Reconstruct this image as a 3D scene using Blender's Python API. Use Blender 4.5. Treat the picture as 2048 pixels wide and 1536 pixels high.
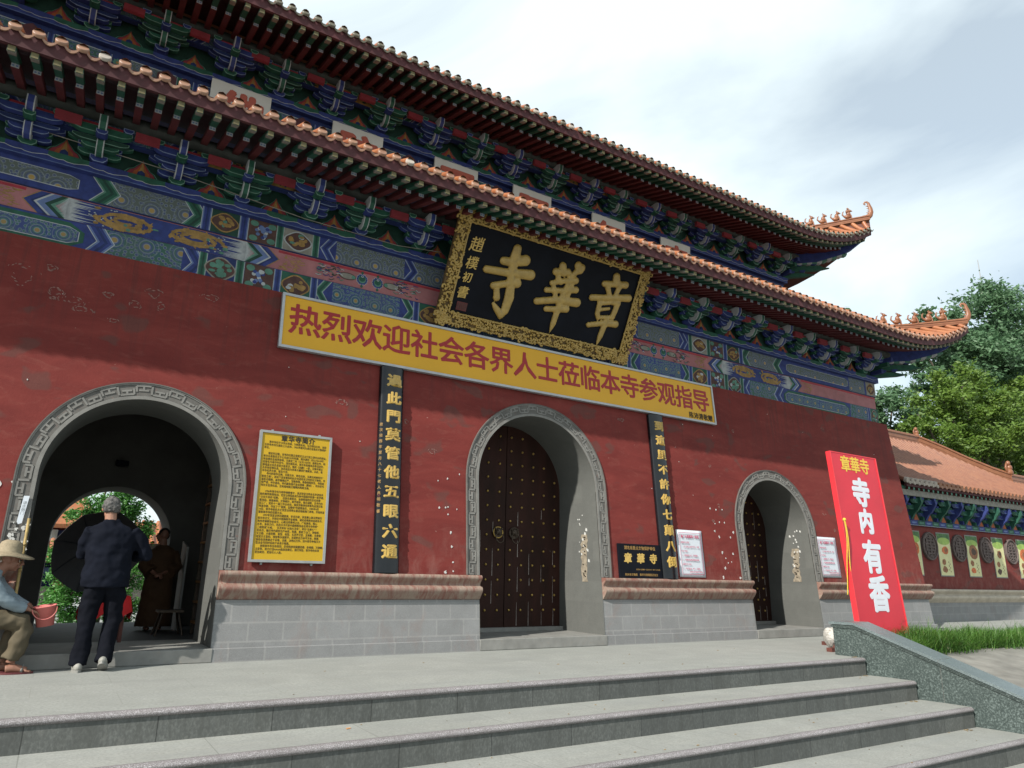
import bpy, bmesh, math, random
from mathutils import Vector, Matrix, noise

for o in list(bpy.data.objects):
    bpy.data.objects.remove(o)
SC = bpy.context.scene
COL = SC.collection
R = random.Random(7)
PI = math.pi

# ------------------------------------------------------------------ camera, sky, sun, exposure
cd = bpy.data.cameras.new("camera")
cam = bpy.data.objects.new("camera", cd)
COL.objects.link(cam)
fwd = Vector((0.5100, 0.8189, 0.2633)); rgt = Vector((0.8460, -0.5328, 0.0184))
upv = rgt.cross(fwd).normalized(); rgt = fwd.cross(upv).normalized(); fwd.normalize()
mw = Matrix.Identity(4)
for i in range(3):
    mw[i][0] = rgt[i]; mw[i][1] = upv[i]; mw[i][2] = -fwd[i]
mw[0][3], mw[1][3], mw[2][3] = 0.0, -8.8, 0.976
cam.matrix_world = mw
cd.sensor_width = 36.0
cd.lens = 36.0 * 1410.8 / 2048.0
cd.clip_end = 2000.0
cd.clip_start = 0.05
SC.camera = cam

SUN = Vector((-1.30, -0.50, 1.0)).normalized()
elev = math.asin(SUN.z)
azim = math.atan2(SUN.x, SUN.y)          # clockwise from +Y
w = bpy.data.worlds.new("World"); SC.world = w
w.use_nodes = True
nt = w.node_tree; nt.nodes.clear()
wo = nt.nodes.new("ShaderNodeOutputWorld")
bg = nt.nodes.new("ShaderNodeBackground"); bg.inputs["Strength"].default_value = 0.086
sky = nt.nodes.new("ShaderNodeTexSky"); sky.sky_type = 'NISHITA'; sky.sun_disc = False
sky.sun_elevation = elev; sky.sun_rotation = azim
sky.air_density = 1.2; sky.dust_density = 0.8; sky.ozone_density = 3.0
tc = nt.nodes.new("ShaderNodeTexCoord")
mp = nt.nodes.new("ShaderNodeMapping"); mp.inputs["Scale"].default_value = (1.0, 1.0, 2.2)
mp.inputs["Rotation"].default_value = (0.3, 0.5, 0.9)
n1 = nt.nodes.new("ShaderNodeTexNoise"); n1.inputs["Scale"].default_value = 1.5
n1.inputs["Detail"].default_value = 7.0; n1.inputs["Roughness"].default_value = 0.52
n1.inputs["Distortion"].default_value = 0.5
cr = nt.nodes.new("ShaderNodeValToRGB")
cr.color_ramp.elements[0].position = 0.38; cr.color_ramp.elements[0].color = (0.48, 0.48, 0.48, 1)
cr.color_ramp.elements[1].position = 0.58; cr.color_ramp.elements[1].color = (0.97, 0.97, 0.97, 1)
mx = nt.nodes.new("ShaderNodeMix"); mx.data_type = 'RGBA'
mx.inputs["B"].default_value = (8.3, 9.4, 9.7, 1.0)       # thin bright cloud
nt.links.new(tc.outputs["Generated"], mp.inputs["Vector"])
nt.links.new(mp.outputs["Vector"], n1.inputs["Vector"])
nt.links.new(n1.outputs["Fac"], cr.inputs["Fac"])
nt.links.new(cr.outputs["Color"], mx.inputs["Factor"])
nt.links.new(sky.outputs["Color"], mx.inputs["A"])
nt.links.new(mx.outputs["Result"], bg.inputs["Color"])
nt.links.new(bg.outputs["Background"], wo.inputs["Surface"])

sl = bpy.data.lights.new("sun", 'SUN'); sl.energy = 5.0; sl.angle = math.radians(0.5)
sl.color = (1.0, 0.95, 0.87)
so = bpy.data.objects.new("sun", sl); COL.objects.link(so)
so.rotation_euler = SUN.to_track_quat('Z', 'Y').to_euler()
SC.view_settings.view_transform = 'Standard'
SC.view_settings.look = 'None'
SC.view_settings.exposure = 0.52
SC.view_settings.gamma = 1.0

# ------------------------------------------------------------------ materials
def new_mat(name):
    m = bpy.data.materials.new(name); m.use_nodes = True
    n = m.node_tree.nodes; n.clear()
    out = n.new("ShaderNodeOutputMaterial"); b = n.new("ShaderNodeBsdfPrincipled")
    m.node_tree.links.new(b.outputs["BSDF"], out.inputs["Surface"])
    return m, m.node_tree, b

class NT:
    """tiny helper over a material's nodes"""
    def __init__(s, t): s.t = t; s.n = t.nodes; s.l = t.links
    def add(s, kind, **kw):
        nd = s.n.new(kind)
        for k, v in kw.items():
            if k in nd.inputs: nd.inputs[k].default_value = v
            else: setattr(nd, k, v)
        return nd
    def pos(s, scale=(1, 1, 1)):
        g = s.add("ShaderNodeNewGeometry"); m = s.add("ShaderNodeMapping"); m.inputs["Scale"].default_value = scale
        s.l.new(g.outputs["Position"], m.inputs["Vector"]); return m.outputs["Vector"]
    def noise(s, vec, scale, detail=5, rough=.55, dist=0):
        nd = s.add("ShaderNodeTexNoise", Scale=scale, Detail=detail, Roughness=rough, Distortion=dist)
        s.l.new(vec, nd.inputs["Vector"]); return nd.outputs["Fac"]
    def ramp(s, fac, pts):
        r = s.add("ShaderNodeValToRGB"); e = r.color_ramp.elements
        while len(e) < len(pts): e.new(0.5)
        for i, (p, c) in enumerate(pts):
            e[i].position = p
            e[i].color = (c, c, c, 1) if not isinstance(c, tuple) else (*c, 1)
        s.l.new(fac, r.inputs["Fac"]); return r.outputs["Color"]
    def mix(s, fac, a, b, mode='MIX'):
        m = s.add("ShaderNodeMix"); m.data_type = 'RGBA'; m.blend_type = mode
        for sock, v in (("Factor", fac), ("A", a), ("B", b)):
            if isinstance(v, (int, float)): m.inputs[sock].default_value = v
            elif isinstance(v, tuple): m.inputs[sock].default_value = (*v, 1)
            else: s.l.new(v, m.inputs[sock])
        return m.outputs["Result"]
    def bump(s, b, h, strength=.3, dist=.01):
        nd = s.add("ShaderNodeBump", Strength=strength, Distance=dist)
        s.l.new(h, nd.inputs["Height"]); s.l.new(nd.outputs["Normal"], b.inputs["Normal"])

def paint(name, rgb, rough=.6, var=.25, scale=6.0, bump=.12, dirt=None, metal=0.0, spec=.4):
    """a plain surface with soft tone variation, a little grain and wear"""
    m, t, b = new_mat(name); q = NT(t)
    v = q.pos()
    a = q.noise(v, scale, 5, .6)
    dark = tuple(c * (1 - var) for c in rgb); light = tuple(min(1, c * (1 + var * .7)) for c in rgb)
    col = q.ramp(a, [(0.3, dark), (0.7, light)])
    if dirt:
        d = q.noise(v, scale * 3.1, 6, .7, .4)
        f = q.ramp(d, [(0.58, 0.0), (0.72, 0.7)])
        col = q.mix(f, col, dirt)
    t.links.new(col, b.inputs["Base Color"])
    b.inputs["Roughness"].default_value = rough
    b.inputs["Metallic"].default_value = metal
    b.inputs["Specular IOR Level"].default_value = spec
    if bump:
        q.bump(b, q.noise(v, scale * 12, 4, .6), bump, .004)
    return m

M = {}
def make_red_plaster(name, c0, c1):
    m, t, b = new_mat(name); q = NT(t)
    v = q.pos(); vs = q.pos((0.55, 1, 1.9))
    col = q.ramp(q.noise(vs, 1.6, 8, .62, .8), [(0.28, c0), (0.72, c1)])
    # pale scumbled streaks
    st = q.ramp(q.noise(q.pos((1.0, 1, 2.6)), 3.5, 8, .7, 1.2), [(0.53, 0.0), (0.78, 0.34)])
    col = q.mix(st, col, (0.225, 0.080, 0.062))
    # grey-brown damp patches with an outline of their own
    pt = q.ramp(q.noise(q.pos((1.0, 1, 1.7)), 2.3, 2, .4, .3), [(0.615, 0.0), (0.665, 0.55)])
    col = q.mix(pt, col, (0.085, 0.042, 0.036))
    # rain runs below the beams and grime along the ledge
    g = q.add("ShaderNodeNewGeometry"); sp = q.add("ShaderNodeSeparateXYZ"); q.l.new(g.outputs["Position"], sp.inputs[0])
    def zr(a, b_):
        mr = q.add("ShaderNodeMapRange"); mr.inputs["From Min"].default_value = a; mr.inputs["From Max"].default_value = b_
        q.l.new(sp.outputs["Z"], mr.inputs["Value"]); return mr.outputs[0]
    run = q.mix(1.0, q.ramp(q.noise(q.pos((5.5, 1, .28)), 2.2, 6, .6, .4), [(0.50, 0.0), (0.70, .6)]), zr(2.9, 4.6), 'MULTIPLY')
    col = q.mix(run, col, (0.060, 0.022, 0.020))
    gr = q.mix(1.0, q.ramp(q.noise(q.pos((2.5, 1, 1.2)), 3.0, 7, .7, .6), [(0.44, 0.0), (0.70, .42)]), zr(1.7, .95), 'MULTIPLY')
    col = q.mix(gr, col, (0.24, 0.125, 0.105))
    ch = q.ramp(q.noise(v, 17, 3, .5), [(0.76, 0.0), (0.79, .5)])
    col = q.mix(ch, col, (0.38, 0.26, 0.22))
    t.links.new(col, b.inputs["Base Color"])
    b.inputs["Roughness"].default_value = .82
    b.inputs["Specular IOR Level"].default_value = .25
    q.bump(b, q.noise(v, 38, 6, .65), .25, .008)
    return m
M['plaster'] = make_red_plaster("red_plaster", (0.110, 0.0165, 0.0145), (0.172, 0.030, 0.0245))
M['plaster2'] = make_red_plaster("side_wall_red", (0.115, 0.020, 0.017), (0.165, 0.032, 0.026))

def make_blocks(name, c0, c1, mortar, bw, bh, stain=None, axis='XZ', msize=.012):
    m, t, b = new_mat(name); q = NT(t)
    g = q.add("ShaderNodeNewGeometry"); sp = q.add("ShaderNodeSeparateXYZ"); cb = q.add("ShaderNodeCombineXYZ")
    q.l.new(g.outputs["Position"], sp.inputs[0])
    for i, a in enumerate(axis):
        q.l.new(sp.outputs[a], cb.inputs[i])
    br = q.add("ShaderNodeTexBrick", Scale=1.0)
    br.inputs["Color1"].default_value = (*c0, 1); br.inputs["Color2"].default_value = (*c1, 1)
    br.inputs["Mortar"].default_value = (*mortar, 1)
    br.inputs["Mortar Size"].default_value = msize; br.inputs["Mortar Smooth"].default_value = .3
    br.inputs["Brick Width"].default_value = bw; br.inputs["Row Height"].default_value = bh
    q.l.new(cb.outputs[0], br.inputs["Vector"])
    v = q.pos()
    col = q.mix(q.ramp(q.noise(v, 5, 7, .65), [(0.3, 0.0), (0.75, .55)]), br.outputs["Color"], tuple(c * .72 for c in c0))
    col = q.mix(q.ramp(q.noise(v, 90, 3, .6), [(0.4, 0.0), (0.8, .35)]), col, tuple(min(1, c * 1.5) for c in c1))
    if stain:
        s = q.ramp(q.noise(q.pos((1, 1, .5)), 3.2, 8, .72, .6), [(0.54, 0.0), (0.74, .5)])
        col = q.mix(s, col, stain)
    t.links.new(col, b.inputs["Base Color"]); b.inputs["Roughness"].default_value = .75
    q.bump(b, br.outputs["Fac"], -.35, .006)
    return m
M['plinth'] = make_blocks("plinth_stone", (0.168, 0.170, 0.170), (0.202, 0.204, 0.204), (0.24, 0.238, 0.232), .40, .205, (0.20, 0.135, 0.115))
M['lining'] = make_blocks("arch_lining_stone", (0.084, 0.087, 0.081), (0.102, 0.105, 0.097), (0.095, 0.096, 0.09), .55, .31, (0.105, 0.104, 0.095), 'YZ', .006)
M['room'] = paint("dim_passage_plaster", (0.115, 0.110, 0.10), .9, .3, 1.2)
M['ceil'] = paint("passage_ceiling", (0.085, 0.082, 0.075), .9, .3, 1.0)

def make_mould():
    m, t, b = new_mat("moulding_stone"); q = NT(t)
    col = q.ramp(q.noise(q.pos((1, 1, 1)), 3, 6, .6), [(0.3, (0.22, 0.160, 0.125)), (0.7, (0.28, 0.220, 0.175))])
    st = q.ramp(q.noise(q.pos((5.0, 1, 1.5)), 2.4, 8, .75, .7), [(0.42, 0.0), (0.60, .82)])
    col = q.mix(st, col, (0.165, 0.052, 0.038))
    t.links.new(col, b.inputs["Base Color"]); b.inputs["Roughness"].default_value = .7
    q.bump(b, q.noise(q.pos(), 30, 5, .6), .2, .006)
    return m
M['mould'] = make_mould()
M['mould2'] = paint("side_moulding_stone", (0.40, 0.35, 0.28), .75, .2, 4, .2, (0.28, 0.20, 0.15))
M['border_dark'] = paint("border_stone_dark", (0.105, 0.100, 0.092), .85, .25, 7, .25, (0.16, 0.075, 0.06))
M['border_light'] = paint("border_stone_light", (0.165, 0.161, 0.150), .85, .2, 7, .25)
M['sill'] = paint("sill_stone", (0.20, 0.198, 0.185), .7, .2, 5, .2, (0.22, 0.19, 0.16))

def make_granite(name, base, spark, scale, rough=.6, drag=(1, 1, 1), joint=None):
    m, t, b = new_mat(name); q = NT(t); v = q.pos(drag)
    col = q.ramp(q.noise(v, scale, 4, .75), [(0.36, tuple(c * (.55 if "green" in name or "nos" in name else .78) for c in base)), (0.5, base), (0.66, spark)])
    col = q.mix(q.ramp(q.noise(v, 2.2, 6, .65, .5), [(0.35, 0.0), (0.7, .5)]), col, tuple(c * .7 for c in base))
    if 'riser' in name:
        col = q.mix(q.ramp(q.noise(q.pos((3.5, 1, .7)), 2.5, 7, .7, .5), [(0.46, 0.0), (0.68, .6)]), col, (0.052, 0.055, 0.049)); col = q.mix(q.ramp(q.noise(q.pos((2.2, 1, .9)), 4.1, 7, .7, .8), [(0.58, 0.0), (0.74, .55)]), col, (0.185, 0.185, 0.170))
    if 'slab' in name or 'tread' in name:
        col = q.mix(q.ramp(q.noise(q.pos((.5, 2.2, 1)), 1.6, 7, .65, .8), [(0.45, 0.0), (0.72, .45)]), col, (0.205, 0.212, 0.205))
    if joint:
        g = q.add("ShaderNodeNewGeometry"); sp = q.add("ShaderNodeSeparateXYZ"); cb = q.add("ShaderNodeCombineXYZ")
        q.l.new(g.outputs["Position"], sp.inputs[0])
        for i, a in enumerate(joint[0]): q.l.new(sp.outputs[a], cb.inputs[i])
        br = q.add("ShaderNodeTexBrick", Scale=1.0)
        br.inputs["Color1"].default_value = (1, 1, 1, 1); br.inputs["Color2"].default_value = (*joint[4], 1)
        br.inputs["Mortar"].default_value = (*joint[3], 1)
        br.inputs["Mortar Size"].default_value = .004
        br.inputs["Brick Width"].default_value = joint[1]; br.inputs["Row Height"].default_value = joint[2]
        q.l.new(cb.outputs[0], br.inputs["Vector"])
        col = q.mix(1.0, col, br.outputs["Color"], 'MULTIPLY')
    t.links.new(col, b.inputs["Base Color"]); b.inputs["Roughness"].default_value = rough
    q.bump(b, q.noise(v, scale * 1.3, 3, .6), .15, .004)
    return m
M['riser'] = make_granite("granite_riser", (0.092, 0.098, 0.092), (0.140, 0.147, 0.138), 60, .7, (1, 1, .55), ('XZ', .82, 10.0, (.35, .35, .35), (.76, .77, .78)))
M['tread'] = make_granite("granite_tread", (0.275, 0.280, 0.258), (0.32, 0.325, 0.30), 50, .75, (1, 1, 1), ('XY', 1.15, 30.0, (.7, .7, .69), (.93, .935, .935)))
M['nose'] = make_granite("granite_nosing", (0.185, 0.168, 0.170), (0.48, 0.47, 0.48), 130, .6)
M['terrace'] = make_granite("terrace_slab", (0.272, 0.280, 0.260), (0.32, 0.328, 0.305), 40, .75, (1, 1, 1), ('XY', 1.2, .6, (.86, .86, .85), (.965, .97, .97)))
M['green_granite'] = make_granite("green_granite", (0.045, 0.062, 0.058), (0.155, 0.19, 0.18), 48, .38)
M['green_cap'] = make_granite("green_granite_cap", (0.115, 0.145, 0.148), (0.22, 0.26, 0.27), 90, .35)
M['soil'] = paint("dry_soil", (0.185, 0.180, 0.160), .95, .3, 3, .5, (0.16, 0.14, 0.11))

def make_timber_door():
    m, t, b = new_mat("door_lacquer"); q = NT(t)
    v = q.pos((1, 1, .25))
    col = q.ramp(q.noise(v, 4, 7, .6), [(0.3, (0.017, 0.008, 0.006)), (0.7, (0.036, 0.0135, 0.010))])
    g = q.add("ShaderNodeNewGeometry"); sp = q.add("ShaderNodeSeparateXYZ"); q.l.new(g.outputs["Position"], sp.inputs[0])
    wear = q.ramp(q.noise(q.pos((1.5, 1, 1.5)), 5.5, 8, .8, 1.0), [(0.655, 0.0), (0.70, .8)])
    low = q.ramp(q.add("ShaderNodeMapRange").outputs[0], [(0, 1.0), (1, 1.0)])
    mr = q.add("ShaderNodeMapRange"); mr.inputs["From Min"].default_value = 2.2; mr.inputs["From Max"].default_value = 1.0
    q.l.new(sp.outputs["Z"], mr.inputs["Value"])
    f = q.mix(1.0, wear, mr.outputs[0], 'MULTIPLY')
    col = q.mix(f, col, (0.22, 0.20, 0.19))
    t.links.new(col, b.inputs["Base Color"]); b.inputs["Roughness"].default_value = .65; b.inputs["Specular IOR Level"].default_value = .15
    q.bump(b, q.noise(q.pos((8, 8, .6)), 6, 5, .6), .25, .004)
    return m
M['door'] = make_timber_door()
M['door_crack'] = paint("door_crack_filler", (0.30, 0.27, 0.25), .9, .4, 30, .2)
M['brass'] = paint("old_brass", (0.42, 0.28, 0.08), .42, .35, 40, .1, metal=.75)
M['bronze'] = paint("dark_bronze", (0.075, 0.055, 0.04), .5, .35, 30, .2, metal=.5)
M['gold'] = paint("gilding", (0.34, 0.225, 0.055), .42, .22, 12, .15, spec=.6)
M['gold_leaf'] = paint("gold_leaf", (0.46, 0.305, 0.07), .35, .15, 20, .1, spec=.6)
M['black_lacquer'] = paint("black_lacquer", (0.005, 0.006, 0.010), .55, .3, 3, .05, spec=.10)
M['black_gloss'] = paint("black_gloss_lacquer", (0.006, 0.007, 0.009), .2, .3, 3, .02, spec=.42)
M['seal_red'] = paint("seal_red", (0.10, 0.02, 0.022), .6)
# painted timber
M['blue'] = paint("blue_pigment", (0.020, 0.034, 0.150), .7, .35, 9, .1)
M['blue_l'] = paint("pale_blue_pigment", (0.095, 0.140, 0.285), .7, .25, 9, .1)
M['navy'] = paint("navy_pigment", (0.010, 0.022, 0.095), .7, .35, 9, .1)
M['green'] = paint("green_pigment", (0.013, 0.075, 0.048), .7, .35, 9, .1)
M['green_l'] = paint("pale_green_pigment", (0.070, 0.175, 0.130), .7, .3, 9, .1)
M['dgreen'] = paint("dark_green_pigment", (0.008, 0.040, 0.028), .7, .35, 9, .1)
M['white'] = paint("white_pigment", (0.33, 0.35, 0.365), .7, .2, 9, .1)
M['pink'] = paint("rose_pigment", (0.285, 0.115, 0.122), .75, .28, 3, .12, (0.33, 0.07, 0.075))
M['rose_dark'] = paint("crimson_pigment", (0.30, 0.026, 0.042), .7, .25, 5, .1)
M['orange'] = paint("orange_pigment", (0.27, 0.068, 0.022), .7, .3, 9, .1)
M['ochre'] = paint("ochre_pigment", (0.25, 0.150, 0.045), .65, .35, 14, .1)
M['umber'] = paint("umber_pigment", (0.07, 0.035, 0.03), .8, .3, 9, .1)
M['greytan'] = paint("faded_tan_pigment", (0.20, 0.19, 0.165), .8, .3, 9, .1)
M['board_red'] = paint("board_red", (0.20, 0.024, 0.034), .7, .22, 5, .12)
M['rafter_red'] = paint("rafter_red", (0.085, 0.014, 0.016), .7, .3, 6, .12)
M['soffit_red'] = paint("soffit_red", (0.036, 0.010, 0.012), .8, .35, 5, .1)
M['fascia'] = paint("fascia_red", (0.066, 0.019, 0.022), .75, .35, 7, .15, (0.075, 0.045, 0.042))
M['rafter_gold'] = paint('dull_rafter_gold', (0.115, 0.098, 0.045), .7, .3, 30, 0)
M['edge_b'] = paint('pale_blue_edge', (0.20, 0.255, 0.38), .7, .2, 9, .0)
M['edge_g'] = paint('pale_green_edge', (0.15, 0.27, 0.215), .7, .2, 9, .0)
M['purlin'] = paint("purlin_grey", (0.055, 0.060, 0.055), .85, .4, 6, .1)  # dark grey with soft tone variation

def make_rosettes(name, ground, petal, line, heart, scale):
    """painted rosette diaper: rings of petals round gilt hearts on a dark ground"""
    m, t, b = new_mat(name); q = NT(t)
    g = q.add("ShaderNodeNewGeometry"); sp = q.add("ShaderNodeSeparateXYZ"); cb = q.add("ShaderNodeCombineXYZ")
    q.l.new(g.outputs["Position"], sp.inputs[0]); q.l.new(sp.outputs["X"], cb.inputs[0]); q.l.new(sp.outputs["Z"], cb.inputs[1])
    vo = q.add("ShaderNodeTexVoronoi", Scale=scale, Randomness=.25); vo.voronoi_dimensions = '2D'
    q.l.new(cb.outputs[0], vo.inputs["Vector"])
    d = vo.outputs["Distance"]
    sm = q.add("ShaderNodeTexVoronoi", Scale=scale * 5.5, Randomness=.7); sm.voronoi_dimensions = '2D'
    q.l.new(cb.outputs[0], sm.inputs["Vector"])
    ring = q.ramp(d, [(0.0, heart), (0.085, heart), (0.10, line), (0.14, petal), (0.22, ground), (0.24, line), (0.27, petal), (0.36, ground), (0.39, line), (0.42, petal), (0.52, ground)])
    dots = q.ramp(sm.outputs["Distance"], [(0.0, petal), (0.22, petal), (0.30, line), (0.40, ground)])
    f = q.ramp(d, [(0.15, 0.0), (0.5, .85)])
    col = q.mix(f, ring, dots)
    fade = q.ramp(q.noise(q.pos(), 2.5, 4, .6), [(0.4, 0.0), (0.75, .45)])
    col = q.mix(fade, col, (0.085, 0.10, 0.09))
    t.links.new(col, b.inputs["Base Color"]); b.inputs["Roughness"].default_value = .75
    return m
M['rosette_g'] = make_rosettes("rosette_green_ground", (0.020, 0.085, 0.06), (0.035, 0.055, 0.17), (0.19, 0.22, 0.25), (0.24, 0.16, 0.05), 2.9)
M['rosette_b'] = make_rosettes("rosette_blue_ground", (0.022, 0.04, 0.16), (0.03, 0.105, 0.085), (0.19, 0.23, 0.27), (0.24, 0.16, 0.05), 3.6)
M['rosette_f'] = make_rosettes("rosette_faded_ground", (0.075, 0.095, 0.085), (0.05, 0.07, 0.15), (0.22, 0.25, 0.27), (0.30, 0.20, 0.06), 3.0)

def make_tile(name, c0, c1, dark):
    m, t, b = new_mat(name); q = NT(t); v = q.pos()
    col = q.ramp(q.noise(v, 7, 6, .6), [(0.3, c0), (0.7, c1)])
    col = q.mix(q.ramp(q.noise(v, 2.6, 7, .7, .6), [(0.5, 0.0), (0.72, .6)]), col, dark)
    t.links.new(col, b.inputs["Base Color"]); b.inputs["Roughness"].default_value = .45
    q.bump(b, q.noise(v, 25, 4, .6), .2, .006)
    return m
M['tile'] = make_tile("glazed_orange_tile", (0.27, 0.088, 0.034), (0.35, 0.14, 0.058), (0.16, 0.06, 0.04))
M['tile_end'] = make_tile("glazed_tile_end", (0.215, 0.108, 0.068), (0.28, 0.16, 0.10), (0.13, 0.058, 0.042))
M['tile_end_dark'] = make_tile('olive_tile_end', (0.085, 0.080, 0.058), (0.13, 0.115, 0.080), (0.05, 0.048, 0.036))  # darker olive version of the tile end, for the upper eave
M['tile_shadow'] = paint("tile_clay_shadow", (0.12, 0.050, 0.038), .85, .3, 8)  # clay bed tone doubling as painted shade in ridge grooves and end slope undersides
M['ridge'] = make_tile("glazed_ridge", (0.175, 0.060, 0.025), (0.225, 0.095, 0.042), (0.15, 0.05, 0.026))
M['tile2'] = make_tile("side_roof_tile", (0.185, 0.072, 0.042), (0.235, 0.105, 0.058), (0.12, 0.052, 0.036))
M['cement'] = paint("cement_edge", (0.33, 0.29, 0.25), .85, .3, 4, .3)
# signs
M['yellow'] = paint("yellow_panel", (0.60, 0.315, 0.007), .45, .06, 1.2, .0, spec=.4)
M['yellow_b'] = paint("yellow_board", (0.42, 0.26, 0.005), .5, .05, 1.5, .0)
M['sign_red'] = paint("sign_lettering_red", (0.29, 0.012, 0.016), .5, .08, 3, .0)
M['ink'] = paint("black_ink", (0.022, 0.018, 0.012), .7, .1, 3, 0)
M['alu'] = paint("aluminium_frame", (0.36, 0.37, 0.38), .4, .12, 9, .05, metal=.35)
M['alu_dull'] = paint("dull_metal_frame", (0.27, 0.28, 0.28), .5, .15, 9, .05, metal=.3)
M['red_board'] = paint("red_sign_board", (0.50, 0.020, 0.036), .5, .10, 1.8, .03)
M['red_edge'] = paint("red_sign_edge", (0.62, 0.030, 0.040), .4, .1, 3, .0)
M['sign_white'] = paint("white_lettering", (0.55, 0.57, 0.62), .6, .05, 5, .0)
M['sign_gold'] = paint("yellow_lettering", (0.60, 0.40, 0.05), .6, .05, 5, .0)
M['paper'] = paint("notice_paper", (0.52, 0.56, 0.61), .8, .05, 2, .03)
M['paper_red'] = paint("notice_red_ink", (0.42, 0.035, 0.10), .8, .05, 9, 0)
M['panel_white'] = paint("panel_white", (0.50, 0.49, 0.455), .7, .08, 2, .05)
M['char_red'] = paint("panel_character_red", (0.36, 0.085, 0.055), .6, .15, 9, .05)
M['old_paper'] = paint("torn_old_paper", (0.235, 0.20, 0.15), .9, .4, 14, .2, (0.07, 0.06, 0.05))
M['torn_white'] = paint("torn_white_paper", (0.46, 0.46, 0.44), .9, .1, 20, .1)
M['rope'] = paint("yellow_ribbon", (0.55, 0.42, 0.05), .8, .2, 30, .1)
M['wood_red'] = paint("red_brown_timber", (0.095, 0.030, 0.022), .7, .3, 12, .2)
M['bamboo'] = paint("bamboo_cane", (0.36, 0.26, 0.10), .6, .3, 14, .1)

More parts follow.
